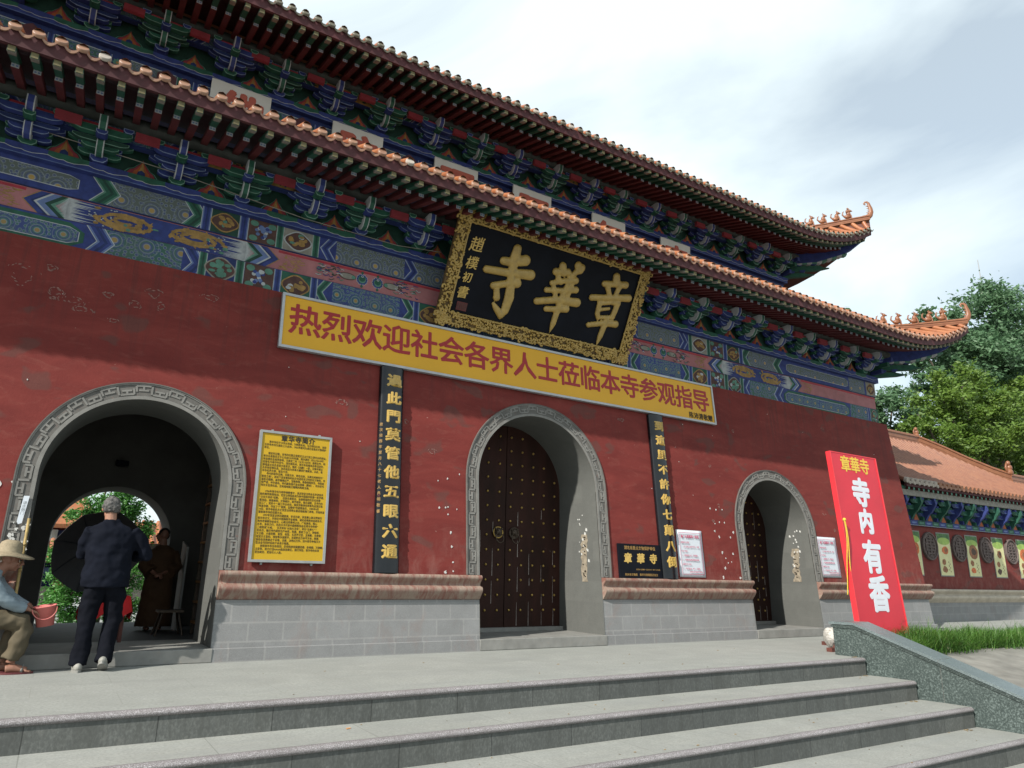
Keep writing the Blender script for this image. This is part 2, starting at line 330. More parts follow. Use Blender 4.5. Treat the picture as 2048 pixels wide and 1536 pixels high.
# ------------------------------------------------------------------ mesh building
class MB:
    def __init__(s): s.v = []; s.f = []; s.mi = []; s.mats = []; s.sm = []
    def m(s, mat):
        mat = M[mat] if isinstance(mat, str) else mat
        if mat not in s.mats: s.mats.append(mat)
        return s.mats.index(mat)
    def add(s, vs, fs, mat, smooth=False):
        k = len(s.v); i = s.m(mat)
        s.v += [tuple(p) for p in vs]
        for f in fs:
            s.f.append(tuple(a + k for a in f)); s.mi.append(i); s.sm.append(smooth)
    def box(s, x0, x1, y0, y1, z0, z1, mat):
        s.add([(x0, y0, z0), (x1, y0, z0), (x1, y1, z0), (x0, y1, z0), (x0, y0, z1), (x1, y0, z1), (x1, y1, z1), (x0, y1, z1)],
              [(0, 3, 2, 1), (4, 5, 6, 7), (0, 1, 5, 4), (1, 2, 6, 5), (2, 3, 7, 6), (3, 0, 4, 7)], mat)
    def hexa(s, p, mat):
        s.add(p, [(0, 3, 2, 1), (4, 5, 6, 7), (0, 1, 5, 4), (1, 2, 6, 5), (2, 3, 7, 6), (3, 0, 4, 7)], mat)
    def prism(s, poly, f0, f1, mat, smooth=False):
        """poly: 2-D points, f0/f1: maps of a 2-D point to the near and far 3-D point"""
        n = len(poly)
        vs = [f0(p) for p in poly] + [f1(p) for p in poly]
        s.add(vs, [tuple(range(n)), tuple(range(2 * n - 1, n - 1, -1))], mat)
        s.add(vs, [(i, i + n, (i + 1) % n + n, (i + 1) % n) for i in range(n)], mat, smooth)
    def xz(s, poly, y0, y1, mat): s.prism(poly, lambda p: (p[0], y0, p[1]), lambda p: (p[0], y1, p[1]), mat)
    def yz(s, poly, x0, x1, mat): s.prism(poly, lambda p: (x0, p[0], p[1]), lambda p: (x1, p[0], p[1]), mat)
    def loc(s, poly, z0, z1, mat, smooth=False): s.prism(poly, lambda p: (p[0], p[1], z1), lambda p: (p[0], p[1], z0), mat, smooth)
    def tube(s, pts, rad, mat, n=8, cap=True, smooth=True, flat=None):
        pts = [Vector(p) for p in pts]
        if not isinstance(rad, (list, tuple)): rad = [rad] * len(pts)
        rings = []; prev = None
        for i, p in enumerate(pts):
            d = (pts[min(i + 1, len(pts) - 1)] - pts[max(i - 1, 0)]).normalized()
            if prev is None:
                a = d.cross(Vector((0, 0, 1)))
                if a.length < .05: a = d.cross(Vector((1, 0, 0)))
            else: a = prev - d * prev.dot(d)
            a.normalize(); prev = a; c = d.cross(a)
            r = rad[i]; ra, rc = r if isinstance(r, tuple) else (r, r)
            rings.append([p + a * (math.cos(2 * PI * k / n) * ra) + c * (math.sin(2 * PI * k / n) * rc) for k in range(n)])
        vs = [q for r in rings for q in r]
        fs = [(i * n + k, i * n + (k + 1) % n, (i + 1) * n + (k + 1) % n, (i + 1) * n + k) for i in range(len(rings) - 1) for k in range(n)]
        s.add(vs, fs, mat, smooth)
        if cap:
            s.add(vs, [tuple(range(n - 1, -1, -1)), tuple(range((len(rings) - 1) * n, len(rings) * n))], mat)
    def loft(s, secs, mat, n=16, cap=True):
        """secs: (x, y, z, rx, ry) horizontal ellipses"""
        vs = []
        for (x, y, z, rx, ry) in secs:
            for k in range(n):
                a = 2 * PI * k / n; vs.append((x + rx * math.cos(a), y + ry * math.sin(a), z))
        fs = [(i * n + k, i * n + (k + 1) % n, (i + 1) * n + (k + 1) % n, (i + 1) * n + k) for i in range(len(secs) - 1) for k in range(n)]
        s.add(vs, fs, mat, True)
        if cap: s.add(vs, [tuple(range(n - 1, -1, -1)), tuple(range((len(secs) - 1) * n, len(secs) * n))], mat)
    def ball(s, c, r, mat, nu=14, nv=9):
        rx, ry, rz = r if isinstance(r, tuple) else (r, r, r)
        vs = [(c[0], c[1], c[2] - rz)]
        for j in range(1, nv):
            b = -PI / 2 + PI * j / nv
            for k in range(nu):
                a = 2 * PI * k / nu
                vs.append((c[0] + rx * math.cos(b) * math.cos(a), c[1] + ry * math.cos(b) * math.sin(a), c[2] + rz * math.sin(b)))
        vs.append((c[0], c[1], c[2] + rz)); t = len(vs) - 1
        fs = [(0, 1 + (k + 1) % nu, 1 + k) for k in range(nu)]
        for j in range(nv - 2):
            o = 1 + j * nu
            fs += [(o + k, o + (k + 1) % nu, o + nu + (k + 1) % nu, o + nu + k) for k in range(nu)]
        o = 1 + (nv - 2) * nu
        fs += [(o + k, o + (k + 1) % nu, t) for k in range(nu)]
        s.add(vs, fs, mat, True)
    def build(s, name, parent=None, mat=None, bevel=0.0, **props):
        me = bpy.data.meshes.new(name); me.from_pydata(s.v, [], s.f)
        for m_ in s.mats: me.materials.append(m_)
        me.polygons.foreach_set("material_index", s.mi)
        me.polygons.foreach_set("use_smooth", s.sm)
        me.update()
        o = bpy.data.objects.new(name, me); COL.objects.link(o)
        if parent: o.parent = parent
        if mat is not None: o.matrix_world = mat
        if bevel:
            b = o.modifiers.new("edge", 'BEVEL'); b.width = bevel; b.segments = 2; b.limit_method = 'ANGLE'; b.angle_limit = .7
        for k, v_ in props.items(): o[k] = v_
        return o

def tag(o, label, cat, group=None):
    o['label'] = label; o['category'] = cat
    if group: o['group'] = group
    return o
def thing(name, label, cat, mat=None, group=None):
    o = bpy.data.objects.new(name, None); COL.objects.link(o)
    o.empty_display_size = .2
    if mat is not None: o.matrix_world = mat
    return tag(o, label, cat, group)
def structure(mb, name):
    o = mb.build(name); o['kind'] = 'structure'; return o

def text(name, s, size, mat, parent, x, y, z, offset=0.0, extrude=.004, align='CENTER', spacing=1.0, line=1.0, sx=1.0, sy=1.0, rot=0.0, shear=0.0, bevel=0.0):
    """lettering as a mesh; offset > 0 fattens the strokes with copies shifted round a small circle"""
    cu = bpy.data.curves.new(name, 'FONT'); cu.body = s; cu.size = size
    cu.align_x = align; cu.align_y = 'CENTER'; cu.extrude = extrude
    cu.space_character = spacing; cu.space_line = line; cu.resolution_u = 2; cu.shear = shear
    tmp = bpy.data.objects.new(name, cu); COL.objects.link(tmp)
    dg = bpy.context.evaluated_depsgraph_get()
    me0 = bpy.data.meshes.new_from_object(tmp.evaluated_get(dg))
    vs0 = [v.co.copy() for v in me0.vertices]; fs0 = [tuple(p.vertices) for p in me0.polygons]
    bpy.data.objects.remove(tmp); bpy.data.curves.remove(cu); bpy.data.meshes.remove(me0)
    mb = MB(); sh = [(0, 0)]
    if offset:
        n = 8 if offset > .004 else 6
        sh += [(offset * math.cos(2 * PI * k / n), offset * math.sin(2 * PI * k / n)) for k in range(n)]
        if offset > .012: sh += [(offset * .5 * math.cos(2 * PI * k / 6), offset * .5 * math.sin(2 * PI * k / 6)) for k in range(6)]
    dome = bevel * 1.5 if bevel else 0.0
    for k, (dx, dy) in enumerate(sh):
        dz = .00012 * k
        if bevel: dz += dome * (1 - math.hypot(dx, dy) / (offset or 1))
        mb.add([(v.x + dx, v.y + dy, v.z + dz) for v in vs0], fs0, mat)
    o = mb.build(name, parent)
    o.matrix_local = Matrix.Translation((x, y, z)) @ Matrix.Rotation(rot, 4, 'Z') @ Matrix.Diagonal((sx, sy, 1, 1))
    return o

KB = 0.0839                               # batter of the gate's front wall: y = KB * z
def on_wall(x, z, out=0.0):
    """matrix of a sheet lying on the battered wall: local x right, y up, z out of the wall"""
    up = Vector((0, KB, 1)).normalized(); nrm = Vector((0, -1, KB)).normalized()
    p = Vector((x, KB * z, z)) + nrm * out
    m_ = Matrix.Identity(4)
    for i in range(3):
        m_[i][0] = (1, 0, 0)[i]; m_[i][1] = up[i]; m_[i][2] = nrm[i]; m_[i][3] = p[i]
    return m_
def on_frame(p, right, up):
    right = Vector(right).normalized(); up = Vector(up); nrm = right.cross(up).normalized(); up = nrm.cross(right)
    m_ = Matrix.Identity(4)
    for i in range(3):
        m_[i][0] = right[i]; m_[i][1] = up[i]; m_[i][2] = nrm[i]; m_[i][3] = p[i]
    return m_

# ================================================================== THE GATE
XC = 6.14
ARCH = [(XC - 5.477, 0.951, 1.933), (XC, 1.089, 2.343), (XC + 5.477, 0.951, 1.933)]
ZTOP = 4.62
DEP = 1.20                                  # thickness of the front wall
def XR_(z): return 16.48 - .056 * z         # battered ends
def XL_(z): return 2 * XC - 2.5 - XR_(z)  # unseen left end pushed out to match the lengthened eave
gate = thing("temple_gate", "long red two storey temple gate with three arches and painted eaves", "temple gate", Matrix.Identity(4))

def face_pt(x, z, out=0.0): return (x, KB * z - out, z)

def arch_z(x, a, grow=0.0):
    cx, r, zs = a; r += grow
    return zs + math.sqrt(max(0.0, r * r - (x - cx) ** 2))

# --- plastered wall
mb = MB()
def strip(mb, xa, xb, z0a, z0b, z1, mat, out=0.0):
    mb.add([face_pt(xa, z0a, out), face_pt(xb, z0b, out), face_pt(xb, z1, out), face_pt(xa, z1, out)], [(0, 1, 2, 3)], mat)
def arch_xs(a, n=40):
    return [a[0] - a[1] * math.cos(PI * i / n) for i in range(n + 1)]
Z1 = .97
edges = [None]
spans = []
prev = 'L'
for a in ARCH:
    spans.append((prev, a[0] - a[1])); prev = a[0] + a[1]
spans.append((prev, 'R'))
def xe(v, z): return XL_(z) if v == 'L' else XR_(z) if v == 'R' else v
for (p, q_) in spans:
    mb.add([face_pt(xe(p, Z1), Z1), face_pt(xe(q_, Z1), Z1), face_pt(xe(q_, ZTOP), ZTOP), face_pt(xe(p, ZTOP), ZTOP)], [(0, 1, 2, 3)], 'plaster')
for a in ARCH:
    xs = arch_xs(a)
    for i in range(len(xs) - 1):
        strip(mb, xs[i], xs[i + 1], arch_z(xs[i], a), arch_z(xs[i + 1], a), ZTOP, 'plaster')
for s, xf in ((1, XR_), (-1, XL_)):
    mb.add([(xf(0), 0, 0), (xf(0), 5.2, 0), (xf(ZTOP), 5.2, ZTOP), (xf(ZTOP), KB * ZTOP, ZTOP)], [(0, 1, 2, 3)], 'plaster')
mb.add([(XL_(ZTOP), KB * ZTOP, ZTOP), (XR_(ZTOP), KB * ZTOP, ZTOP), (XR_(ZTOP), 5.2, ZTOP), (XL_(ZTOP), 5.2, ZTOP)], [(0, 1, 2, 3)], 'plaster')
wall = mb.build("wall", gate)
PEELS = [(-.80, 4.16, .13, .11), (-.46, 4.02, .07, .04), (-.30, 3.95, .13, .035), (-.18, 3.86, .10, .025), (.34, 4.04, .06, .04), (.52, 4.24, .08, .05), (.62, 4.08, .035, .05), (1.16, 4.33, .10, .035), (.05, 4.10, .05, .03), (-.55, 4.30, .05, .03), (7.9, 3.62, .06, .02), (2.95, 3.2, .07, .03)]
# flakes of old paper and plaster left on the wall
mb = MB()
def flake(x, z, r, mat='torn_white'):
    r *= .8; n = 11; ph = R.random() * 6
    pts = [(x + r * (.35 + .8 * R.random()) * math.cos(ph + 2 * PI * k / n) * .8, z + r * (.4 + .8 * R.random()) * math.sin(ph + 2 * PI * k / n)) for k in range(n)]
    mb.prism(pts, lambda p: face_pt(p[0], p[1], .006), lambda p: face_pt(p[0], p[1], -.002), mat)
for (x, z, r) in [(4.42, 1.88, .025), (4.52, 1.89, .022), (4.56, 1.90, .016), (4.70, 1.88, .015), (4.56, 1.80, .02), (4.95, 1.90, .018), (4.91, 1.70, .02), (4.60, 1.55, .028),
                  (4.62, 1.36, .024), (4.88, 1.40, .016), (4.64, 1.15, .02), (4.93, 1.12, .03), (4.52, 1.02, .035), (4.64, 1.03, .018), (5.0, 1.0, .028), (4.55, 2.30, .022), (4.74, 2.38, .018), (4.40, 2.26, .016)]:
    flake(x, z, r)
for (x, z, r) in [(9.85, 2.22, .026), (10.0, 2.21, .022), (10.16, 2.22, .02), (9.93, 1.96, .02), (10.05, 1.99, .022), (10.18, 1.99, .02), (9.90, 1.83, .03), (10.38, 1.83, .036), (10.0, 1.73, .032),
                  (10.29, 1.73, .026), (10.03, 1.46, .036), (10.3, 1.44, .034), (10.1, 1.36, .02), (10.06, 1.19, .034), (9.98, 1.03, .038), (10.42, 1.03, .040), (10.15, 1.28, .016), (10.24, 1.30, .014),
                  (-.60, 1.80, .05), (-.49, 1.83, .024), (-.70, 1.40, .03)]:
    flake(x, z, r)
for i in range(26):
    x = R.uniform(-1.2, 15.5); z = R.uniform(2.2, 4.4)
    if any(abs(x - a[0]) < a[1] + .25 and z < a[2] + a[1] + .25 for a in ARCH): continue
    flake(x, z, R.uniform(.006, .014))
mb.build("paper_scrap", wall)
M['peel'] = paint("peeled_plaster_edge", (0.20, 0.105, 0.090), .9, .3, 20, .2)
mb = MB()
def peel(x, z, w_, h_, n=26):
    """the pale broken rim of a patch where the limewash has flaked"""
    ph = R.random() * 6
    for k in range(n):
        if R.random() < .3: continue
        a_ = 2 * PI * k / n; rr_ = 1 + .28 * math.sin(3 * a_ + ph) + .14 * math.sin(7 * a_ + 2 * ph)
        px, pz = x + w_ * rr_ * math.cos(a_), z + h_ * rr_ * math.sin(a_); s_ = R.uniform(.010, .026); t_ = R.uniform(.004, .010)
        pts = [(px - s_ * math.sin(a_) - t_ * math.cos(a_), pz + s_ * math.cos(a_) * .8), (px + t_ * math.cos(a_) * .6, pz + t_ * math.sin(a_)), (px + s_ * math.sin(a_), pz - s_ * math.cos(a_) * .8), (px - t_ * math.cos(a_), pz - t_ * math.sin(a_))]
        mb.prism(pts, lambda q_: face_pt(q_[0], q_[1], .003), lambda q_: face_pt(q_[0], q_[1], -.002), 'peel')
for (x, z, w_, h_) in PEELS: peel(x, z, w_, h_)
for i in range(20):
    x = R.uniform(-1.2, 15.8); z = R.uniform(1.2, 4.4)
    if any(abs(x - a[0]) < a[1] + .35 and z < a[2] + a[1] + .35 for a in ARCH): continue
    peel(x, z, R.uniform(.02, .06), R.uniform(.012, .035), 12)
mb.build("peeled_patch", wall)

# --- plinth, base course, moulding
mb = MB()
for (p, q_) in spans:
    z0, z1 = .142, .665
    mb.add([face_pt(xe(p, z0), z0), face_pt(xe(q_, z0), z0), face_pt(xe(q_, z1), z1), face_pt(xe(p, z1), z1)], [(0, 1, 2, 3)], 'plinth')
    xa, xb = xe(p, 0) - (.05 if p == 'L' else 0), xe(q_, 0) + (.05 if q_ == 'R' else 0)
    mb.add([(xa, -.030, 0), (xb, -.030, 0), (xb, -.026, .138), (xb, -.020, .145), (xb, .02, .145), (xa, .02, .145), (xa, -.020, .145), (xa, -.026, .138)],
           [(0, 1, 2, 7), (7, 2, 3, 6), (6, 3, 4, 5)], 'plinth')
    mb.build("plinth", gate); mb = MB()
PROF = [(0, .985), (.080, .985), (.097, .975), (.102, .955), (.098, .935), (.080, .915), (.048, .885), (.036, .862), (.036, .848), (.050, .838), (.092, .828), (.106, .815), (.109, .795), (.104, .775), (.088, .750), (.060, .715), (.035, .690), (.022, .672), (0, .66)]
mb = MB()
for (p, q_) in spans:
    xa = xe(p, .8) - (.10 if p == 'L' else -.004); xb = xe(q_, .8) + (.10 if q_ == 'R' else -.004)
    n = 1
    mb.prism(PROF, lambda t: (xa, KB * t[1] - t[0], t[1]), lambda t: (xb, KB * t[1] - t[0], t[1]), 'mould', True)
    if q_ == 'R':
        mb.box(xb - .16, xb, 0.02, 5.2, .70, .97, 'mould')
    mb.build("moulding", gate); mb = MB()

# --- arches: lining, border with key fret, sill
for a in ARCH:
    cx, r, zs = a
    path = [(cx - r, .142)] + [(cx - r, .142 + (zs - .142) * i / 6) for i in range(1, 6)]
    path += [(cx - r * math.cos(PI * i / 36), zs + r * math.sin(PI * i / 36)) for i in range(37)]
    path += [(cx + r, .142 + (zs - .142) * i / 6) for i in range(5, 0, -1)] + [(cx + r, .142)]
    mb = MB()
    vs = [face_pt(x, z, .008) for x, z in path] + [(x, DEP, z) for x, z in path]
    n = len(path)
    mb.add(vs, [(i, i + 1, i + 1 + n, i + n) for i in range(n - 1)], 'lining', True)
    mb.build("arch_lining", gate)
    # border
    BW = .20
    zb = .988
    def bpt(s, t, out):
        """s along the border from the lower left end, t outward from the opening"""
        rr = r + t; L1 = zs - zb; La = PI * (r + BW / 2)
        if s < L1: x, z = cx - rr, zb + s
        elif s < L1 + La:
            g = (s - L1) / (r + BW / 2); x, z = cx - rr * math.cos(g), zs + rr * math.sin(g)
        else: x, z = cx + rr, zs - (s - L1 - La)
        return face_pt(x, z, out)
    LT = 2 * (zs - zb) + PI * (r + BW / 2)
    mb = MB()
    def band(s0, s1, t0, t1, out, mat, seg=.07):
        k = max(1, int((s1 - s0) / seg))
        vs = []
        for i in range(k + 1):
            s = s0 + (s1 - s0) * i / k
            vs += [bpt(s, t0, -.002), bpt(s, t0, out), bpt(s, t1, out), bpt(s, t1, -.002)]
        fs = []
        for i in range(k):
            o = 4 * i
            fs += [(o + j, o + j + 1, o + j + 5, o + j + 4) for j in range(3)]
        fs += [(0, 3, 2, 1), (4 * k, 4 * k + 1, 4 * k + 2, 4 * k + 3)]
        mb.add(vs, fs, mat)
    band(0, LT, 0, .190, .010, 'border_dark')
    band(0, LT, 0.001, .040, .020, 'border_light')
    band(0, LT, .176, .192, .020, 'border_light')
    band(0, LT, .192, .204, .030, 'border_dark')
    cnt = round(LT / .345); u = LT / cnt; wl = .0105
    t0, t1 = .050, .166
    def sh(s): return s
    for k in range(cnt):
        o = k * u
        def H(a_, b_, t): band(o + a_ * u, o + b_ * u, t - wl, t + wl, .0185, 'border_light', .05)
        def V(a_, ta, tb): band(o + a_ * u - wl, o + a_ * u + wl, ta, tb, .0180, 'border_light', .05)
        lo, mid, hi = t0 + .012, (t0 + t1) / 2, t1 - .004
        H(.04, .46, hi); V(.25, mid, hi); H(.10, .40, mid)          # T hanging from the outer line
        H(.54, .96, lo); V(.75, lo, mid); H(.60, .90, mid)          # and the next one standing on the inner line
        V(.50, lo, hi); V(.04, lo + .03, hi); V(.96, lo, hi - .03)
    mb.build("arch_border", gate)
    mb = MB()
    mb.box(cx - r - .02, cx + r + .02, -.036, DEP + .05, 0.001, .146, 'sill')
    mb.build("sill", gate, bevel=.008)

# torn old notices pasted on the right hand jambs
for a, zz in ((ARCH[1], (.92, 1.66)), (ARCH[2], (.98, 1.62))):
    mb = MB(); x = a[0] + a[1]
    for yy, mat, dz in ((.42, 'old_paper', 0.0),):
        k = 14; L_ = []; R_ = []
        for i in range(k + 1):
            z = zz[0] + (zz[1] - zz[0]) * i / k
            L_.append((yy + R.uniform(-.02, .02), z)); R_.append((yy + .15 + R.uniform(-.03, .03), z))
        mb.yz(L_ + R_[::-1], x - .006, x + .002, mat)
        for i in range(16):
            z = R.uniform(zz[0] + .05, zz[1] - .05); y = yy + R.uniform(.04, .11)
            mb.yz([(y - .02, z), (y + .02, z + .008), (y + .015, z + .022), (y - .018, z + .016)], x - .009, x, 'ink')
    mb.build("torn_notice", gate); mb = MB()
    for i in range(16):
        z = R.uniform(zz[0] + .3, zz[1] + .35); y = R.uniform(.34, .66); r_ = R.uniform(.008, .035)
        mb.yz([(y - r_ * .6, z - r_ * .7), (y + r_ * .7, z - r_ * .3), (y + r_ * .4, z + r_ * .9), (y - r_ * .5, z + r_ * .5)], x - .007, x + .002, 'torn_white')
    mb.build("paper_scrap", gate)

# --- doors in the centre and right arches
def door(a, yd, cols, rows, x_first, dx, z_first, dz, knock):
    cx, r, zs = a; z0 = .20
    mbt = MB(); mbt.box(cx - r, cx + r, yd - .10, yd + .12, .147, .205, 'sill'); mbt.build("threshold", gate)
    for sgn in (-1, 1):
        n = 22
        arc = [(cx + sgn * r * math.sin(PI / 2 * i / n), zs + r * math.cos(PI / 2 * i / n)) for i in range(n + 1)]
        g = .007
        arc[0] = (cx + sgn * g, arc[0][1])
        poly = arc + [(cx + sgn * r, z0), (cx + sgn * g, z0)]
        mb = MB(); mb.xz(poly, yd, yd + .07, 'door')
        # plank joints and filler cracks
        for j in range(1, 5):
            x = cx + sgn * j * r / 4.6
            zt = arch_z(x, a) - .05
            zz = z0 + .02
            while zz < min(zt, 2.1):
                ln = R.uniform(.08, .45)
                if R.random() < (.75 if zz < 1.3 else .45):
                    ww = R.uniform(.0025, .006); xx = x + R.uniform(-.01, .01)
                    z1_ = min(zz + ln, zt)
                    mb.xz([(xx - ww, zz), (xx + ww, zz), (xx + ww * .4, z1_), (xx - ww * .4, z1_)], yd - .002, yd + .01, 'door_crack')
                zz += ln + R.uniform(.04, .3)
        for i in range(cols):
            for k in range(rows):
                x = x_first + i * dx; z = z_first + k * dz
                if (x - cx) * sgn <= 0: continue
                if z > zs and math.hypot(x - cx, z - zs) > r - .09: continue
                if abs(x - cx) > r - .06: continue
                if knock and abs(abs(x - cx) - .15) < .13 and abs(z - 1.66) < .12: continue
                mb.ball((x, yd - .004, z), (.021, .024, .021), 'brass', 8, 5)
        leaf = mb.build("door_leaf", gate)
        if knock:
            kx = cx + sgn * .152; mk = MB(); mm = 'brass' if sgn < 0 else 'bronze'
            mk.tube([(kx, yd, 1.66), (kx, yd - .03, 1.66)], [.086, .080], 'bronze', 20)
            rim = [(kx + .086 * math.cos(t * PI / 12), yd - .028, 1.66 + .086 * math.sin(t * PI / 12)) for t in range(25)]
            mk.tube(rim, .011, mm, 6, False)
            mk.ball((kx, yd - .04, 1.67), (.062, .045, .060), 'bronze')
            mk.ball((kx, yd - .085, 1.645), (.026, .024, .020), 'bronze')
            for e in (-1, 1):
                mk.ball((kx + e * .027, yd - .075, 1.69), .013, 'bronze'); mk.ball((kx + e * .058, yd - .05, 1.715), .018, 'bronze')
            rim = [(kx + .072 * math.cos(t * PI / 12), yd - .085 + .02 * math.sin(t * PI / 12), 1.575 + .078 * math.sin(t * PI / 12)) for t in range(25)]
            mk.tube(rim, .008, 'bronze', 6, False); mk.build("knocker", leaf)
door(ARCH[1], 1.18, 9, 13, 5.783, .2215, .46, .232, True)
door(ARCH[2], 1.18, 9, 11, ARCH[2][0] - .75, .1875, .40, .215, False)

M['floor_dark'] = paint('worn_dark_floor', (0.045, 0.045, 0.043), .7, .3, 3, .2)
# --- passage room behind the left arch, back wall with its own arch
mb = MB()
XA, XB, YB, ZC = -1.7, 2.75, 4.25, 3.55
BA = (.72, .84, 1.42)
mb.add([(XB, DEP, .0), (XB, YB, .0), (XB, YB, ZC), (XB, DEP, ZC)], [(0, 1, 2, 3)], 'room')
mb.add([(XA, DEP, .0), (XA, YB, .0), (XA, YB, ZC), (XA, DEP, ZC)], [(3, 2, 1, 0)], 'room')
a = ARCH[0]
def hole_sheet(y, a, x0, x1, z0, z1, mat):
    xs = arch_xs(a, 28)
    for (p, q_) in ((x0, a[0] - a[1]), (a[0] + a[1], x1)):
        mb.add([(p, y, z0), (q_, y, z0), (q_, y, z1), (p, y, z1)], [(0, 1, 2, 3)], mat)
    for i in range(len(xs) - 1):
        mb.add([(xs[i], y, arch_z(xs[i], a)), (xs[i + 1], y, arch_z(xs[i + 1], a)), (xs[i + 1], y, z1), (xs[i], y, z1)], [(0, 1, 2, 3)], mat)
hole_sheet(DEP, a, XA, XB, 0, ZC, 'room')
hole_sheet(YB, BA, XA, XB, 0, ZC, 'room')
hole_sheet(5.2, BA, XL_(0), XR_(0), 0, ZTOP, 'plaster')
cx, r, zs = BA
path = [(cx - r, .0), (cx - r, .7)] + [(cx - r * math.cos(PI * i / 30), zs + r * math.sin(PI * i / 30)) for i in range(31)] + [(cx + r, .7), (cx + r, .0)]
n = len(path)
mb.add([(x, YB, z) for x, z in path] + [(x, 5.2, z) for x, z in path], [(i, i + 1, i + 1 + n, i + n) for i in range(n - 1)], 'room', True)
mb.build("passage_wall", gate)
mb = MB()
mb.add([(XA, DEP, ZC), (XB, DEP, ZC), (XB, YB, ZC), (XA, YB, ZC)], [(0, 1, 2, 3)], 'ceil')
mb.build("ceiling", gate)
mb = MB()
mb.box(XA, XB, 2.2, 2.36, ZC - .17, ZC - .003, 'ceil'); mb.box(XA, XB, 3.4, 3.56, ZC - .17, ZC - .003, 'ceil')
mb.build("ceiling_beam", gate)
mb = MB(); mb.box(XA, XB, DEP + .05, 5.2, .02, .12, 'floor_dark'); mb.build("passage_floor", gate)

# ---------------------------------------------------------------- painted beams
YF = .45
class Paint:
    """layers of painted shapes on a vertical face at y"""
    def __init__(s, y): s.mb = MB(); s.y = y
    def poly(s, pts, mat, layer): s.mb.xz(pts, s.y - .0025 * layer, s.y - .0025 * layer + .0022, mat)
    def rect(s, x0, x1, z0, z1, mat, layer): s.poly([(x0, z0), (x1, z0), (x1, z1), (x0, z1)], mat, layer)
    def disc(s, x, z, rx, rz, mat, layer, n=18, lobes=0, amp=0.0):
        s.poly([(x + rx * (1 + amp * math.cos(lobes * 2 * PI * k / n)) * math.cos(2 * PI * k / n), z + rz * (1 + amp * math.cos(lobes * 2 * PI * k / n)) * math.sin(2 * PI * k / n)) for k in range(n)], mat, layer)
    def chevron(s, x, z0, z1, w_, d, mats, layer):
        """vertical band with a kink pointing d; mats from its left edge to its right edge with widths"""
        if d == 0: layer += .45
        zm = (z0 + z1) / 2; t = sum(q_[1] for q_ in mats); o = 0
        for m_, q_ in mats:
            a_ = x - w_ / 2 + w_ * o / t; o += q_; b_ = x - w_ / 2 + w_ * o / t
            s.poly([(a_, z0), (b_, z0), (b_ + d, zm), (b_, z1), (a_, z1), (a_ + d, zm)], m_, layer)
    def line(s, pts, w_, mat, layer):
        for i in range(len(pts) - 1):
            (x0, z0), (x1, z1) = pts[i], pts[i + 1]
            l = math.hypot(x1 - x0, z1 - z0) or 1e-6; nx, nz = -(z1 - z0) / l * w_ / 2, (x1 - x0) / l * w_ / 2
            s.poly([(x0 + nx, z0 + nz), (x0 - nx, z0 - nz), (x1 - nx, z1 - nz), (x1 + nx, z1 + nz)], mat, layer + .02 * (i % 2))
BLUE_BAND = [('white', 1), ('blue_l', 2), ('blue', 4), ('navy', 3), ('blue', 3), ('blue_l', 2), ('white', 1)]
GREEN_BAND = [('white', 1), ('green_l', 2), ('green', 4), ('dgreen', 3), ('green', 3), ('green_l', 2), ('white', 1)]
def cart(p, x, z, rx, rz, ground, rim, heart, z0, z1, half):
    p.rect(x - half, x + half, z0, z1, ground, 1)
    p.disc(x, z, rx, rz, rim, 2, 28, 4, .07)
    p.disc(x, z, rx * .9, rz * .87, 'umber', 3, 28, 4, .07)
    for k in range(15):
        a_ = R.random() * 2 * PI; q_ = math.sqrt(R.random()) * .62
        p.disc(x + rx * q_ * math.cos(a_), z + rz * q_ * math.sin(a_), rx * R.uniform(.12, .26), rz * R.uniform(.12, .26), heart if k % 4 else R.choice(['green_l', 'ochre', 'white']), 4 + .05 * k, 8)
def flower(p, x, z0, z1, half):
    z = (z0 + z1) / 2
    p.rect(x - half, x + half, z0, z1, 'umber', 1)
    for sx in (-1, 1):
        for sz in (-1, 1):
            p.disc(x + sx * half * .62, z + sz * (z1 - z0) * .33, half * .3, (z1 - z0) * .13, 'green_l', 2, 8)
    for k in range(18):
        a_ = R.random() * 2 * PI; q_ = math.sqrt(R.random()) * .55
        p.disc(x + half * q_ * math.cos(a_), z + (z1 - z0) * .5 * q_ * math.sin(a_), half * .15, (z1 - z0) * .075, R.choice(['blue', 'blue_l', 'blue_l', 'white']), 3 + .05 * k, 7)
def long_panel(p, x0, x1, z0, z1, field, rim):
    zm = (z0 + z1) / 2; k = .16
    def shape(i): return [(x0 + i, zm - .06), (x0 + k, z0 + i), (x1 - k, z0 + i), (x1 - i, zm - .06), (x1 - i, zm + .06), (x1 - k, z1 - i), (x0 + k, z1 - i), (x0 + i, zm + .06)]
    p.poly(shape(0), rim, 1); p.poly(shape(.05), 'white', 2); p.poly(shape(.06), field, 3)

